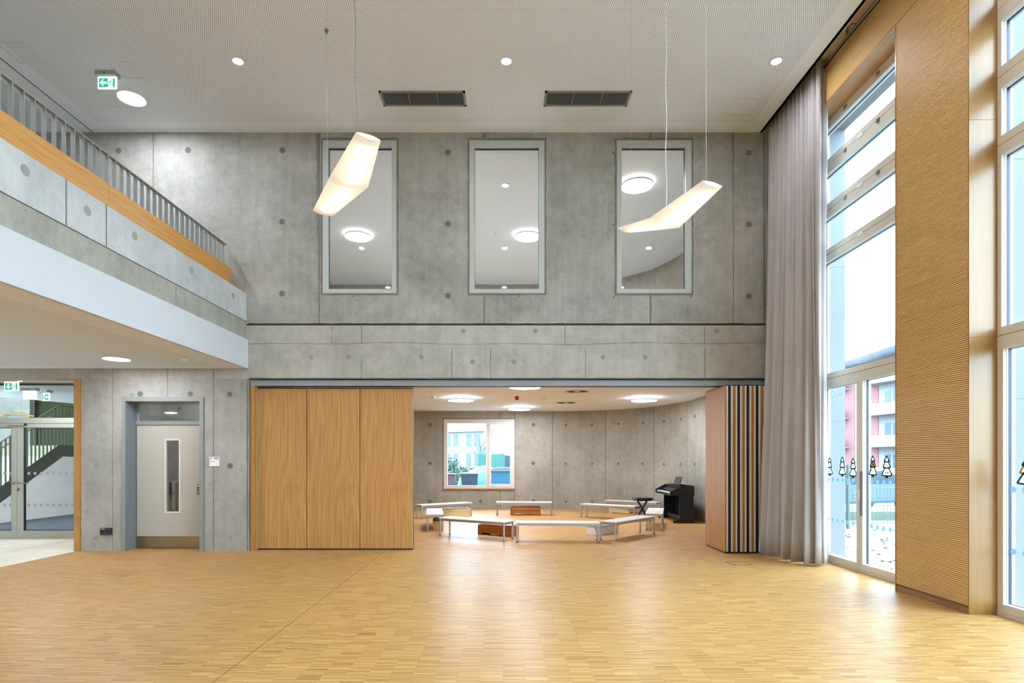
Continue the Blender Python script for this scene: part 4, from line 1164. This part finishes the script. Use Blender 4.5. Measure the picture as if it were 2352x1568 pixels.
q0.rotation_euler = (0, 0, PI / 2); q0.location = (3.706 + .146, 9.515, 0)
for i in range(1, 5): dup(q0, labs[i], (3.706 + .146 + .1535 * i, 9.515, 0), PI / 2)

# ------------------------------------------------------------------ music room furniture
def make_bench(label):
    t = thing('bench', label, 'bench', (0, 0, 0), 0, 'low white benches in the music room')
    L, D, H = 1.60, .38, .375
    b = MB(); b.box(-L / 2, L / 2, -D / 2, D / 2, H - .022, H); b.build('seat', ['laminate'], t, bevel=.005)
    b = MB(); i = .028
    for s in (-1, 1):
        b.box(-L / 2 + i, L / 2 - i, s * (D / 2 - i) - .010, s * (D / 2 - i) + .010, H - .062, H - .022); b.box(s * (L / 2 - i) - .010, s * (L / 2 - i) + .010, -D / 2 + i, D / 2 - i, H - .062, H - .022)
    b.build('frame', ['alu'], t)
    for sx_ in (-1, 1):
        for sy in (-1, 1):
            x, y = sx_ * (L / 2 - i), sy * (D / 2 - i)
            b = MB(); b.cyl((x, y, .014), (x, y, H - .024), .019, 16, 0); b.cyl((x, y, 0), (x, y, .014), .021, 16, 1); b.build('leg', ['alu', 'dark'], t)
    return t
BN = [('white bench parallel to the opening, front middle of the circle', 1.05, 10.99, -.055),
      ('white bench at the front left of the circle, beside the oak panels', -.55, 11.52, -.555),
      ('white bench at the front right of the circle, slanting towards the piano', 2.56, 11.62, .835),
      ('white bench seen end-on at the left of the circle', -1.60, 13.35, 1.70),
      ('white bench at the back left below the wall with the window', -1.62, 15.78, .62),
      ('white bench at the back middle over the brown xylophone', .61, 16.4, -.05),
      ('white bench at the back right, in front of the one by the curved wall', 2.86, 15.27, -.63),
      ('white bench standing outside the circle against the curved wall behind the piano stool', 3.80, 16.75, -.62),
      ('white bench seen end-on at the right, directly before the piano', 3.60, 13.48, 1.28)]
b0 = make_bench(BN[0][0]); b0.location = (BN[0][1], BN[0][2], 0); b0.rotation_euler = (0, 0, BN[0][3])
for lab, x, y, r in BN[1:]: dup(b0, lab, (x, y, 0), r)

def instrument(name, label, loc, rz, w, d, h, mat, barmat, cut=True, nb=13, cat='xylophone'):
    t = thing(name, label, cat, loc, rz)
    b = MB(); th = .012
    for s in (-1, 1):
        y = s * (d / 2 - th)
        if cut:
            b.prism([(-w / 2, 0), (-w * .40, 0), (-w * .34, h * .22), (w * .22, h * .10), (w * .40, 0), (w / 2, 0), (w / 2, h), (-w / 2, h)], 'Y', y - th, y + th)
        else: b.box(-w / 2, w / 2, y - th, y + th, 0, h)
    for s in (-1, 1): b.box(s * w / 2 - th, s * w / 2 + th, -d / 2, d / 2, 0, h)
    b.box(-w / 2, w / 2, -d / 2, d / 2, h * .55, h * .6)
    b.build('resonator_box', [mat], t)
    for k in range(nb):
        x = -w / 2 + w * (k + .5) / nb; L = d * (1.0 - .3 * k / nb)
        b = MB(); b.box(x - w / nb * .36, x + w / nb * .36, -L / 2, L / 2, h + .012, h + .024); b.cyl((x, -L / 2 + .02, h - .002), (x, -L / 2 + .02, h + .014), .005, 8); b.build('tone_bar', [barmat], t)
    return t
instrument('xylophone', 'dark brown wooden xylophone under the back middle bench', (.645, 16.42, 0), 0, .83, .30, .225, 'xylo', 'xylo')
instrument('metallophone', 'pale yellow metallophone with silver bars under the back left bench', (-1.33, 15.98, 0), .25, .76, .28, .21, 'pine', 'alu_w', False)
instrument('xylophone', 'red-brown xylophone behind the front left bench, a long gap cut under it', (-.10, 11.93, 0), -.62, .82, .30, .20, 'xylo', 'xylo', True)
instrument('metallophone', 'light plywood metallophone with dark bars under the end-on bench at the left', (-1.50, 13.2, 0), 1.70, .70, .24, .19, 'ply', 'dark', False)
instrument('glockenspiel', 'small pale yellow bar instrument under the bench against the curved wall', (3.45, 16.95, 0), -.15, .56, .24, .105, 'pine', 'alu_w', True, 10, 'glockenspiel')
t = thing('storage_crate', 'light grey crate with a blue edge between the two front right benches', 'crate', (2.12, 12.12, 0), .62)
b = MB(); b.box(-.32, .32, -.15, .15, 0, .17); b.build('body', ['white_plastic'], t, bevel=.006)
b = MB(); b.box(-.33, .33, -.16, .16, .17, .19); b.build('rim', ['alu'], t)
b = MB(); b.prism([(-.15, .02), (-.135, .02), (-.10, .165), (-.125, .165)], 'X', -.326, -.32); b.build('blue_strap', [plain('blue_strap', (40, 66, 160), .5)], t)

# digital piano (front faces the circle)
t = thing('digital_piano', 'black upright digital piano against the curved concrete wall', 'piano', (4.76, 14.87, 0), -PI / 2)
W2 = .70
for s in (-1, 1):
    b = MB(); x0, x1 = (s * W2, s * (W2 - .03))
    b.prism([(0, .925), (-.33, .925), (-.60, .785), (-.60, .69), (-.37, .68), (0, .68)], 'X', x0, x1); b.box(x0, x1, -.37, -.02, .06, .68)
    b.build('side_panel', ['piano'], t, bevel=.003)
    b = MB(); b.box(s * (W2 + .01), s * (W2 - .06), -.52, .0, 0, .065); b.build('foot', ['piano'], t, bevel=.008)
b = MB(); b.box(-W2 + .03, W2 - .03, -.34, 0, .895, .925); b.build('top_lid', ['piano'], t, bevel=.003)
b = MB(); b.box(-W2 + .03, W2 - .03, -.59, -.02, .68, .74); b.build('key_bed', ['piano'], t, bevel=.003)
b = MB(); b.prism([(-.42, .765), (-.30, .87), (-.34, .925), (-.0, .925), (-.0, .74), (-.42, .74)], 'X', -W2 + .03, W2 - .03); b.build('control_panel', [plain('panel_black', (44, 44, 42), .45)], t)
b = MB(); b.box(-W2 + .03, W2 - .03, -.06, -.03, .06, .68); b.build('knee_panel', ['piano'], t)
b = MB()
for k in range(52): x = -.62 + k * 1.24 / 52; b.box(x + .0008, x + .0230, -.575, -.42, .742, .762)
b.build('white_keys', ['key'], t)
b = MB()
for k in range(52):
    if k % 7 in (0, 1, 3, 4, 5): x = -.62 + (k + 1) * 1.24 / 52; b.box(x - .006, x + .006, -.51, -.42, .762, .773)
b.build('black_keys', ['black'], t)
b = MB(); b.box(-W2 + .03, W2 - .03, -.30, -.20, .07, .16); b.build('pedal_bar', ['piano'], t)
for k in (-1, 0, 1):
    b = MB(); b.box(k * .07 - .014, k * .07 + .014, -.40, -.28, .075, .09); b.build('pedal', ['steel'], t)
b = MB(); pr = [(-.27, 0), (.27, 0), (.27, .15), (.24, .20), (.17, .225), (-.17, .225), (-.24, .20), (-.27, .15)]
b.prism(pr, 'Y', -.008, .008); b.xform(Matrix.Translation((.02, -.24, .925)) @ Matrix.Rotation(-.32, 4, 'X')); b.build('music_stand', [plain('stand_charcoal', (58, 58, 54), .5)], t)

t = thing('piano_stool', 'black padded stool on crossed legs beside the piano', 'stool', (3.60, 14.72, 0), .25)
b = MB(); b.box(-.235, .235, -.15, .15, .54, .60); b.build('seat', [plain('black_vinyl', (28, 28, 30), .45)], t, bevel=.018)
b = MB(); b.box(-.19, .19, -.12, .12, .515, .54); b.build('seat_frame', ['dark'], t)
for s in (-1, 1):
    for q in (-1, 1):
        b = MB(); y = q * .03 + s * .012; b.tube([(s * .14, y, .52), (s * .03, y, .36), (-s * .03, y, .25), (-s * .17, y, .025)], .013, 8); b.build('leg', ['dark'], t)
for s in (-1, 1):
    b = MB(); b.cyl((s * .17, -.17, .016), (s * .17, .17, .016), .014, 10); b.build('foot_bar', ['dark'], t)

# ceiling things of the music room
zr = ZROOM - .002
lamp_disc('round_ceiling_lamp', 'round surface lamp in the music room nearest the three oak panels', -1.06, 14.42, zr, .325, 'disc_room', .08, 'round lamps in the music room')
lamp_disc('round_ceiling_lamp', 'round surface lamp farthest back in the music room above the window side', .49, 16.9, zr, .325, 'disc_room', .08, 'round lamps in the music room')
lamp_disc('round_ceiling_lamp', 'round surface lamp half cut off by the blue-grey partition track', .46, 11.85, zr, .325, 'disc_room', .08, 'round lamps in the music room')
lamp_disc('round_ceiling_lamp', 'round surface lamp before the curved wall above the benches on the right', 3.58, 14.47, zr, .325, 'disc_room', .08, 'round lamps in the music room')
for lab, px, py in [('square swirl air outlet in the music room ceiling, the nearer one', 1326, 898), ('square swirl air outlet in the music room ceiling, the farther one', 1300, 924)]:
    Y = (zr - EYE) * F / (CY - py); t = thing('air_outlet', lab, 'air vent', ((px - CX) * Y / F, Y, zr))
    b = MB(); b.box(-.3, .3, -.3, .3, -.008, 0); b.build('plate', ['white'], t)
    b = MB()
    for k in range(18):
        a = k * 2 * PI / 18; c, s_ = math.cos(a), math.sin(a)
        b.prism([(c * .09 - s_ * .012, s_ * .09 + c * .012), (c * .25 - s_ * .03, s_ * .25 + c * .03), (c * .25 + s_ * .004, s_ * .25 - c * .004), (c * .09 + s_ * .004, s_ * .09 - c * .004)], 'Z', -.012, -.008)
    b.build('vanes', ['dark'], t)
def small_ceiling(name, label, cat, px, py, z, r, h, mat):
    Y = (z - EYE) * F / (CY - py); b = MB(); b.cyl((0, 0, 0), (0, 0, -h), r, 20, 0, r * .8)
    o = b.build(name, [mat], loc=((px - CX) * Y / F, Y, z)); tag(o, label, cat)
small_ceiling('smoke_detector', 'white smoke detector on the music room ceiling near the oak panels', 'smoke detector', 995.6, 911, zr, .06, .05, 'white_plastic')
small_ceiling('smoke_detector', 'white smoke detector on the music room ceiling right of the red siren', 'smoke detector', 1248, 913.5, zr, .06, .05, 'white_plastic')
small_ceiling('alarm_siren', 'red alarm siren on the music room ceiling between the round lamps', 'alarm siren', 1187, 910, zr, .055, .09, 'red')
small_ceiling('smoke_detector', 'flat white detector in the gallery soffit above the grey door', 'smoke detector', 424, 824, GZ0 - .002, .06, .03, 'white_plastic')
zu = 7.235
for _x, _y, _w in ((-1.2, 11.65, 'left and middle'), (-2.0, 17.0, 'left and middle, far'), (2.2, 17.0, 'middle and right')): lamp_disc('round_ceiling_lamp', 'added fill lamp, unseen between the %s upper windows' % _w, _x, _y, zu, .325, 'disc_upper', .08, 'round lamps of the upper room')  # extra lamps out of sight, added to brighten the upper room
lamp_disc('round_ceiling_lamp', 'round surface lamp seen through the left upper window', -3.63, 14.3, zu, .325, 'disc_upper', .08, 'round lamps of the upper room')
lamp_disc('round_ceiling_lamp', 'round surface lamp cut off by the right edge of the middle upper window', .62, 14.3, zu, .325, 'disc_upper', .08, 'round lamps of the upper room')
lamp_disc('round_ceiling_lamp', 'round surface lamp seen through the right upper window above the pendant', 2.74, 11.65, zu, .325, 'disc_upper', .08, 'round lamps of the upper room')
for lab, px, py, r in [('small white ceiling speaker high in the middle upper window', 1163.6, 423, .065), ('small white ceiling speaker low in the middle upper window', 1162, 563, .065), ('small white ceiling speaker below the round lamp in the left upper window', 828, 566.7, .065), ('small white ceiling speaker below the pendant in the right upper window', 1493.4, 562, .065), ('small white detector left of the cut-off lamp in the middle upper window', 1140, 537, .05), ('small white detector at the right edge of the left upper window', 893, 535, .06)]:
    small_ceiling('ceiling_speaker' if 'speaker' in lab else 'smoke_detector', lab, 'speaker' if 'speaker' in lab else 'smoke detector', px, py, zu, r, .03, 'white_plastic')

# shelf with binders behind the left upper window
t = thing('shelf', 'narrow shelf end standing behind the left edge of the left upper window', 'shelf', (-3.22, 10.32, 3.95))
b = MB()
for z in (.0, .66, 1.16, 1.66): b.box(-.35, .06, -.16, .16, z, z + .02)
b.box(-.37, -.35, -.16, .16, 0, 1.68); b.build('boards', ['white'], t)
for k, (lab, z, h, mt) in enumerate([('pale binder with a black ring hole on the upper shelf in the left upper window', 1.18, .34, 'card'), ('white binder with a black ring hole on the lower shelf in the left upper window', .68, .36, 'white')]):
    bb = thing('binder', lab, 'binder', (-3.21, 10.30, 3.951 + z), 0, 'binders behind the left upper window')
    b = MB(); b.box(-.04, .04, -.14, .14, .0, h); b.build('cover', [mt], bb)
    b = MB(); b.cyl((0, -.141, .08), (0, -.144, .08), .016, 14); b.build('finger_hole', ['black'], bb)
    b = MB(); b.box(-.025, .025, -.143, -.14, h * .45, h * .85); b.build('spine_label', ['white_plastic'], bb)

# music room window
t = sthing('window_9')
b = MB(); y0, y1 = YB - .01, YB + .08
def mp(px): return (px - CX) * YB / F
def mz(py): return EYE - (py - CY) * YB / F
g1 = (mp(1027.8), mp(1116.3), mz(1114.7), mz(971.6)); g2 = (mp(1127.9), mp(1171.6), mz(1111.6), mz(974.7)); xm = mp(1121)
wall_cells(b, mx0, xm, mz0, mz1, [g1], lambda a, c, d, e, m: b.box(a, c, y0, y1, d, e, m), 0)
xr_ = mp(1177.5); b.box(xm + .012, xr_, y0, y1, mz0, mz(1119)); b.box(xm + .012, xr_, y0, y1, mz(967), mz1); b.box(xr_, mx1, y0, y1, mz0, mz1); b.box(xm, xm + .012, y0, y1, mz0, mz1)
b.build('frame', ['frame'], t)
b = MB(); wall_cells(b, xm + .014, mp(1177.3), mz(1118.5), mz(967.4), [g2], lambda a, c, d, e, m: b.box(a, c, y0 - .015, y1, d, e, m), 0); s = b.build('sash', ['frame'], t)
b = MB(); b.box(g2[0], g2[1], YB + .03, YB + .038, g2[2], g2[3]); b.build('pane', ['glass'], s)
b = MB(); hx = mp(1174.6); b.box(hx - .014, hx + .014, y0 - .022, y0 - .015, mz(1071), mz(1063), 0); b.box(hx - .010, hx + .010, y0 - .05, y0 - .035, mz(1077), mz(1065), 0); b.build('handle', ['alu_w'], s)
b = MB(); b.box(g1[0], g1[1], YB + .03, YB + .038, g1[2], g1[3]); b.build('pane', ['glass'], t)
b = MB(); b.box(mx0 - .01, mx1 + .01, YB - .04, YB + .02, mz0 - .035, mz0 - .005); b.build('window_sill', ['oak_trim'], t)
it = [('0', mp(px), mz(980), .05 if w else .03, .13) for px, w in [(1062.5, 1), (1057, 1), (1048.5, 1), (1043.5, 0)]]
b = digits('', it, lambda u, z: (u, YB + .028, z), None)
tag(b.build('glass_lettering', [plain('etched_line_b', (168, 180, 186), .6)]), 'faint outlined numerals near the top of the music room window', 'lettering')

# ------------------------------------------------------------------ outside
b = MB(); b.box(5.4, 140, -40, 18.75, -.22, -.12, 0); b.box(-60, 140, 18.75, 160, -.22, -.12, 0)
t_ = NT('pale_paving'); br = t_.n('ShaderNodeTexBrick'); t_.set(br, 'Vector', t_.coord()); br.inputs['Scale'].default_value = 2.2
for i, c in (('Color1', (122, 124, 122)), ('Color2', (110, 112, 112)), ('Mortar', (92, 94, 94))): br.inputs[i].default_value = (*s2l(c), 1)
br.inputs['Mortar Size'].default_value = .012
struct(b.build('ground', [t_.bsdf(br.outputs[0], .85)]))
leafm = [ext('leaf_rust', (120, 78, 50), .8), ext('leaf_brown', (90, 76, 60), .8)]
b = MB()
for k in range(260):
    x = random.uniform(5.6, 12); y = min(13.7, 1 + x * random.uniform(.9, 1.6)); a = random.uniform(0, PI); s = random.uniform(.03, .07); z = -.118
    b.add([(x + s * math.cos(a), y + s * math.sin(a), z), (x - s * .5 * math.sin(a), y + s * .5 * math.cos(a), z + .02), (x - s * math.cos(a), y - s * math.sin(a), z), (x + s * .5 * math.sin(a), y - s * .5 * math.cos(a), z + .01)], [(0, 1, 2, 3)], k % 2)
o = b.build('fallen_leaves', leafm); o['kind'] = 'stuff'; tag(o, 'scattered brown fallen leaves on the pale paving outside the windows', 'leaves')

# pink and white apartment building, facade along (-.21, 1)
t = thing('apartment_building', 'pink and white apartment building with stacked balconies seen through the door panes', 'building', (33.9, 51, -.12), math.atan2(1, -.21))
PK = ext('pink_render', (232, 150, 150), .8); WH = ext('white_render_b', (236, 236, 232), .8); WN = ext('distant_glass', (110, 140, 170), .3); GR = ext('balcony_line', (150, 160, 164), .7); RF = ext('roof_grey', (216, 222, 230), .8, k=.9)
# local x runs along the facade (away from us), local -y faces the camera side
SG = 1
b = MB(); b.box(-7, 12, -9, -.0, 0, 10.4); b.build('wall', [WH], t)
for (x0, x1) in ((.35, 1.75), (3.0, 5.0)):
    b = MB(); b.box(x0, x1, 0, .05, 0, 10.4); b.build('pink_strip', [PK], t)
b = MB(); b.prism([(-7.5, 11.9), (12, 9.9), (12, 10.5), (-7.5, 12.8)], 'Y', -9.5, 1.6); b.build('roof', [RF], t)
for k in range(4):
    z = .1 + k * 2.8
    b = MB(); b.box(-6, 1.1, .0, 1.5, z + 2.45 - 2.8 + .35, z - .05 + .1, 0) if k else b.box(-6, 1.1, 0, 1.5, z, z + .1, 0)
    b.box(-6, 1.1, 1.42, 1.5, z + .05, z + 1.0, 0)
    for j in range(5): b.box(-6, 1.1, 1.5, 1.51, z + .15 + j * .2, z + .165 + j * .2, 1)
    b.build('balcony', [WH, GR], t)
    b = MB(); b.box(3.6, 6.8, .0, 1.0, z, z + .12, 0); b.box(3.6, 6.8, .95, 1.0, z, z + 1.0, 0)
    for j in range(5): b.box(3.6, 6.8, 1.0, 1.01, z + .15 + j * .2, z + .165 + j * .2, 1)
    b.build('balcony', [WH, GR], t)
    for (x0, x1) in ((-.95, -.35), (-1.9, -1.15), (5.3, 6.2), (-3.4, -2.5)):
        b = MB(); b.box(x0 - .1, x1 + .1, .0, .04, z + .5, z + 2.25, 0); b.box(x0, x1, .04, .06, z + .6, z + 2.15, 1); b.build('window', [WH, WN], t)
t.rotation_euler = (0, 0, math.atan2(1, -.21))

# low mesh fence and parked car
def fence(label, p, q, h, step, mat, mid=True, name='wire_fence', z0=-.12):
    p, q = Vector(p), Vector(q); n = int((q - p).length / step); t = thing(name, label, 'fence', (0, 0, 0))
    b = MB()
    for i in range(n + 1):
        c = p.lerp(q, i / n); b.cyl((c.x, c.y, z0), (c.x, c.y, z0 + h), .006, 5)
    for k in range(5): z = z0 + .08 + (h - .12) * k / 4; b.cyl((p.x, p.y, z), (q.x, q.y, z), .008, 5)
    b.build('mesh_panel', [mat], t)
    m = max(1, int((q - p).length / 2.5))
    for i in range(m + 1):
        c = p.lerp(q, i / m); b = MB(); b.cyl((c.x, c.y, z0), (c.x, c.y, z0 + h + .08), .025, 8); b.build('post', [mat], t)
    return t
FM = ext('fence_green_grey', (120, 150, 146), .5)
fence('low grey-green wire mesh fence along the paving outside the door panes', (8.3, 14.4), (12.6, 15.2), 1.0, .1, FM)
b = MB(); b.box(8.6, 16, 16.0, 17.2, -.12, .12); o = b.build('hedge_bed', [ext('pale_green_verge', (150, 168, 140), .9)]); tag(o, 'pale green strip of verge behind the low fence', 'verge')
def car(label, loc, rz):
    t = thing('car', label, 'car', loc, rz); CB = ext('car_paint', (120, 150, 176), .3)
    b = MB(); prof = [(-2.0, .3), (-2.05, .75), (-1.5, .88), (-.95, 1.38), (.75, 1.42), (1.45, .95), (2.05, .82), (2.1, .35)]
    b.prism(prof, 'Y', -.85, .85); b.build('body', [CB], t, bevel=.06)
    for s in (-1, 1):
        b = MB(); b.prism([(-1.3, .92), (-.88, 1.32), (.68, 1.35), (1.22, .95)], 'Y', s * .851, s * .86); b.build('side_window', [ext('car_glass', (60, 80, 100), .15)], t)
    for x in (-1.3, 1.35):
        for s in (-1, 1):
            b = MB(); b.cyl((x, s * .68, .31), (x, s * .88, .31), .31, 24, 0); b.cyl((x, s * .885, .31), (x, s * .87, .31), .19, 24, 1); b.build('wheel', ['dark', 'alu'], t)
    return t
car('light blue car parked behind the fence, seen through the left door pane', (11.5, 18.9, -.12), .2)
b = MB(); q = P(1947.5, 1100, 14.0); b.cyl((q.x, 14.0, -.12), (q.x, 14.0, 1.45), .04, 12); b.box(q.x - .05, q.x + .05, 13.95, 14.05, .95, 1.05)
tag(b.build('gate_post', [FM]), 'pale steel gate post in front of the parked car', 'post')

# behind the music room window
YO = 24.5
def bin_(label, px, w, h, d, Y, body, lid, group=None):
    t = thing('wheelie_bin', label, 'bin', ((px - CX) * Y / F, Y, -.12), 0, group)
    vs = []
    b = MB(); lo, hi = .78, 1.0
    vs = [(-w / 2 * lo, -d / 2 * lo, .08), (w / 2 * lo, -d / 2 * lo, .08), (w / 2 * lo, d / 2 * lo, .08), (-w / 2 * lo, d / 2 * lo, .08), (-w / 2, -d / 2, h), (w / 2, -d / 2, h), (w / 2, d / 2, h), (-w / 2, d / 2, h)]
    b.add(vs, [(0, 1, 2, 3), (4, 5, 6, 7), (0, 1, 5, 4), (1, 2, 6, 5), (2, 3, 7, 6), (3, 0, 4, 7)]); b.build('body', [body], t)
    b = MB(); b.box(-w / 2 - .03, w / 2 + .03, -d / 2 - .03, d / 2 + .03, h, h + .07); b.build('lid', [lid], t, bevel=.03)
    for s in (-1, 1):
        b = MB(); b.cyl((s * w / 2 * .8, d / 2, .1), (s * w / 2 * .95, d / 2, .1), .1, 14); b.build('wheel', ['dark'], t)
BG = ext('bin_slate', (70, 96, 130), .5); BP = ext('bin_mauve', (150, 120, 140), .5); BL = ext('bin_lid_light', (180, 190, 196), .5); BR = ext('bin_red', (200, 60, 80), .5)
bin_('slate blue wheelie bin outside the music room window', 1079, .72, 1.10, .75, YO, BG, BL)
bin_('mauve wheelie bin cut off by the left edge of the music room window', 1029, .62, 1.06, .7, YO, BP, BR)
t = thing('waste_container', 'large bright blue waste container outside the right sash of the music room window', 'container', (P(1158, 0, 23.5).x, 23.5, -.12))
BB = ext('container_blue', (60, 160, 214), .5)
b = MB(); b.box(-.62, .8, -.5, .5, .1, 1.25); b.build('body', [BB], t, bevel=.03)
b = MB(); b.box(-.66, .84, -.55, .55, 1.25, 1.31, 0); b.prism([(-.66, 1.31), (.84, 1.31), (.6, 1.42), (-.3, 1.40)], 'Y', -.5, .5, 0); b.build('lid', [BL], t)
t = thing('tarpaulin_heap', 'turquoise tarpaulin heap between the bins and the blue container', 'tarpaulin', (P(1108, 0, 26.1).x, 26.1, -.12))
b = MB(); n = 12; vs = []
for j in range(n + 1):
    for i in range(n + 1):
        u, v = i / n, j / n; vs.append(((u - .5) * 2.5, (v - .5) * 1.5, max(0, 1.42 * (math.sin(PI * u) ** .35) * (math.sin(PI * v) ** .4) + .07 * math.sin(9 * u + 5 * v))))
b.add(vs, [(j * (n + 1) + i, j * (n + 1) + i + 1, (j + 1) * (n + 1) + i + 1, (j + 1) * (n + 1) + i) for j in range(n) for i in range(n)], 0, True)
b.build('sheet', [ext('tarp_turquoise', (110, 196, 190), .5)], t)
t = thing('green_container', 'green skip container behind the blue waste container', 'container', (P(1141, 0, 32).x, 32, -.12))
b = MB(); b.box(-1.0, .45, -1, 1, .1, 2.05); b.build('body', [ext('skip_green', (70, 170, 150), .5)], t)
t = thing('dark_container', 'dark blue container at the far right of the music room window view', 'container', (P(1166, 0, 34.4).x + .3, 34.4, -.12))
b = MB(); b.box(-.6, .8, -1, 1, .1, 2.0); b.build('body', [ext('skip_navy', (60, 86, 130), .5)], t)
# site fence, shrub, houses
t = thing('site_fence', 'temporary steel site fence panels behind the bins', 'fence')
SF = ext('galvanised', (150, 164, 176), .4, .5)
def sfp(x0, x1, Y):
    b = MB(); z1 = 2.05
    b.tube([(x0, Y, -.1), (x0, Y, z1 - .12), (x0 + .12, Y, z1), (x1 - .12, Y, z1), (x1, Y, z1 - .12), (x1, Y, -.1)], .022, 8)
    k = x0 + .12
    while k < x1 - .05: b.cyl((k, Y, 0), (k, Y, z1), .004, 4); k += .12
    b.build('panel', [SF], t)
sfp(P(985, 0, 30).x, P(1151, 0, 30).x, 30); sfp(P(1155, 0, 30).x, P(1240, 0, 30).x, 30)
def shrub(label, loc, rx, ry, rz_, n, mat, name='shrub'):
    b = MB()
    for k in range(n):
        a, c = random.uniform(0, 2 * PI), random.uniform(-1, 1); r = random.uniform(.55, 1) ; s = math.sqrt(1 - c * c)
        p = Vector((rx * r * s * math.cos(a), ry * r * s * math.sin(a), rz_ * (1 + r * c)))
        d1 = Vector((random.uniform(-1, 1), random.uniform(-1, 1), random.uniform(-1, 1))).normalized() * .07; d2 = d1.orthogonal().normalized() * .045
        b.add([p + d1, p + d2, p - d1, p - d2], [(0, 1, 2, 3)], k % 2)
    o = b.build(name, mat, loc=loc); tag(o, label, 'shrub'); return o
SH = [ext('leaf_green', (60, 110, 90), .8), ext('leaf_light', (140, 170, 150), .8)]
shrub('leafy green bush at the left of the music room window view', (P(1033, 0, 27).x, 27, -.1), .6, .6, .95, 900, SH)
shrub('low leafy hedge along the site fence behind the bins', (P(1060, 0, 28.9).x, 28.9, -.1), 1.3, .4, .72, 1300, SH, 'hedge')
HW = ext('house_white', (236, 238, 238), .8); HR = ext('house_roof', (168, 190, 204), .8)
t = thing('terraced_house', 'white two-storey terraced house with a pitched roof beyond the site fence', 'house', (P(1030, 0, 92).x, 92, -.12), -.5)
b = MB(); b.box(-14, 6.5, 0, 9, 0, 6.6); b.build('wall', [HW], t)
b = MB(); b.prism([(-.8, 6.3), (9.8, 6.3), (4.5, 9.4)], 'X', -15, 7.2); b.build('roof', [HR], t)
for x in (-8.5, -7, -4.5, -3, -.5, 1.0, 3.4, 4.9):
    for z in (1.0, 4.0):
        b = MB(); b.box(x, x + .8, -.05, 0, z, z + 1.9); b.build('window', [WN], t)
t = thing('gabled_house', 'pale gabled house at the right of the music room window view', 'house', (P(1160, 0, 70).x, 70, -.12), 0)
b = MB(); b.box(-3.0, 4, 0, 9, 0, 4.5); b.prism([(-3.0, 4.5), (4, 4.5), (-1.0, 7.8)], 'Y', 0, 9); b.build('wall', [HW], t)
b = MB(); b.prism([(-1.2, 7.7), (-1.0, 8.0), (4.3, 4.6), (4.1, 4.3)], 'Y', -.3, 9.2); b.build('roof', [HR], t)
t = thing('bare_tree', 'bare winter tree between the houses', 'tree', (P(1104, 0, 60).x, 60, -.12))
b = MB(); b.tube([(0, 0, 0), (.1, 0, 1.6), (0, 0, 3.0)], .14, 8); b.build('trunk', [ext('bark_pale', (150, 160, 170), .8)], t)
b = MB()
for k in range(26):
    a = random.uniform(0, 2 * PI); z = random.uniform(1.6, 3.2); L = random.uniform(.9, 2.0)
    b.tube([(0, 0, z), (L * .5 * math.cos(a), L * .5 * math.sin(a), z + L * .6), (L * math.cos(a) * .8, L * math.sin(a) * .8, z + L * 1.2)], .035, 5)
b.build('branches', [ext('bark_pale_b', (150, 170, 184), .8)], t)
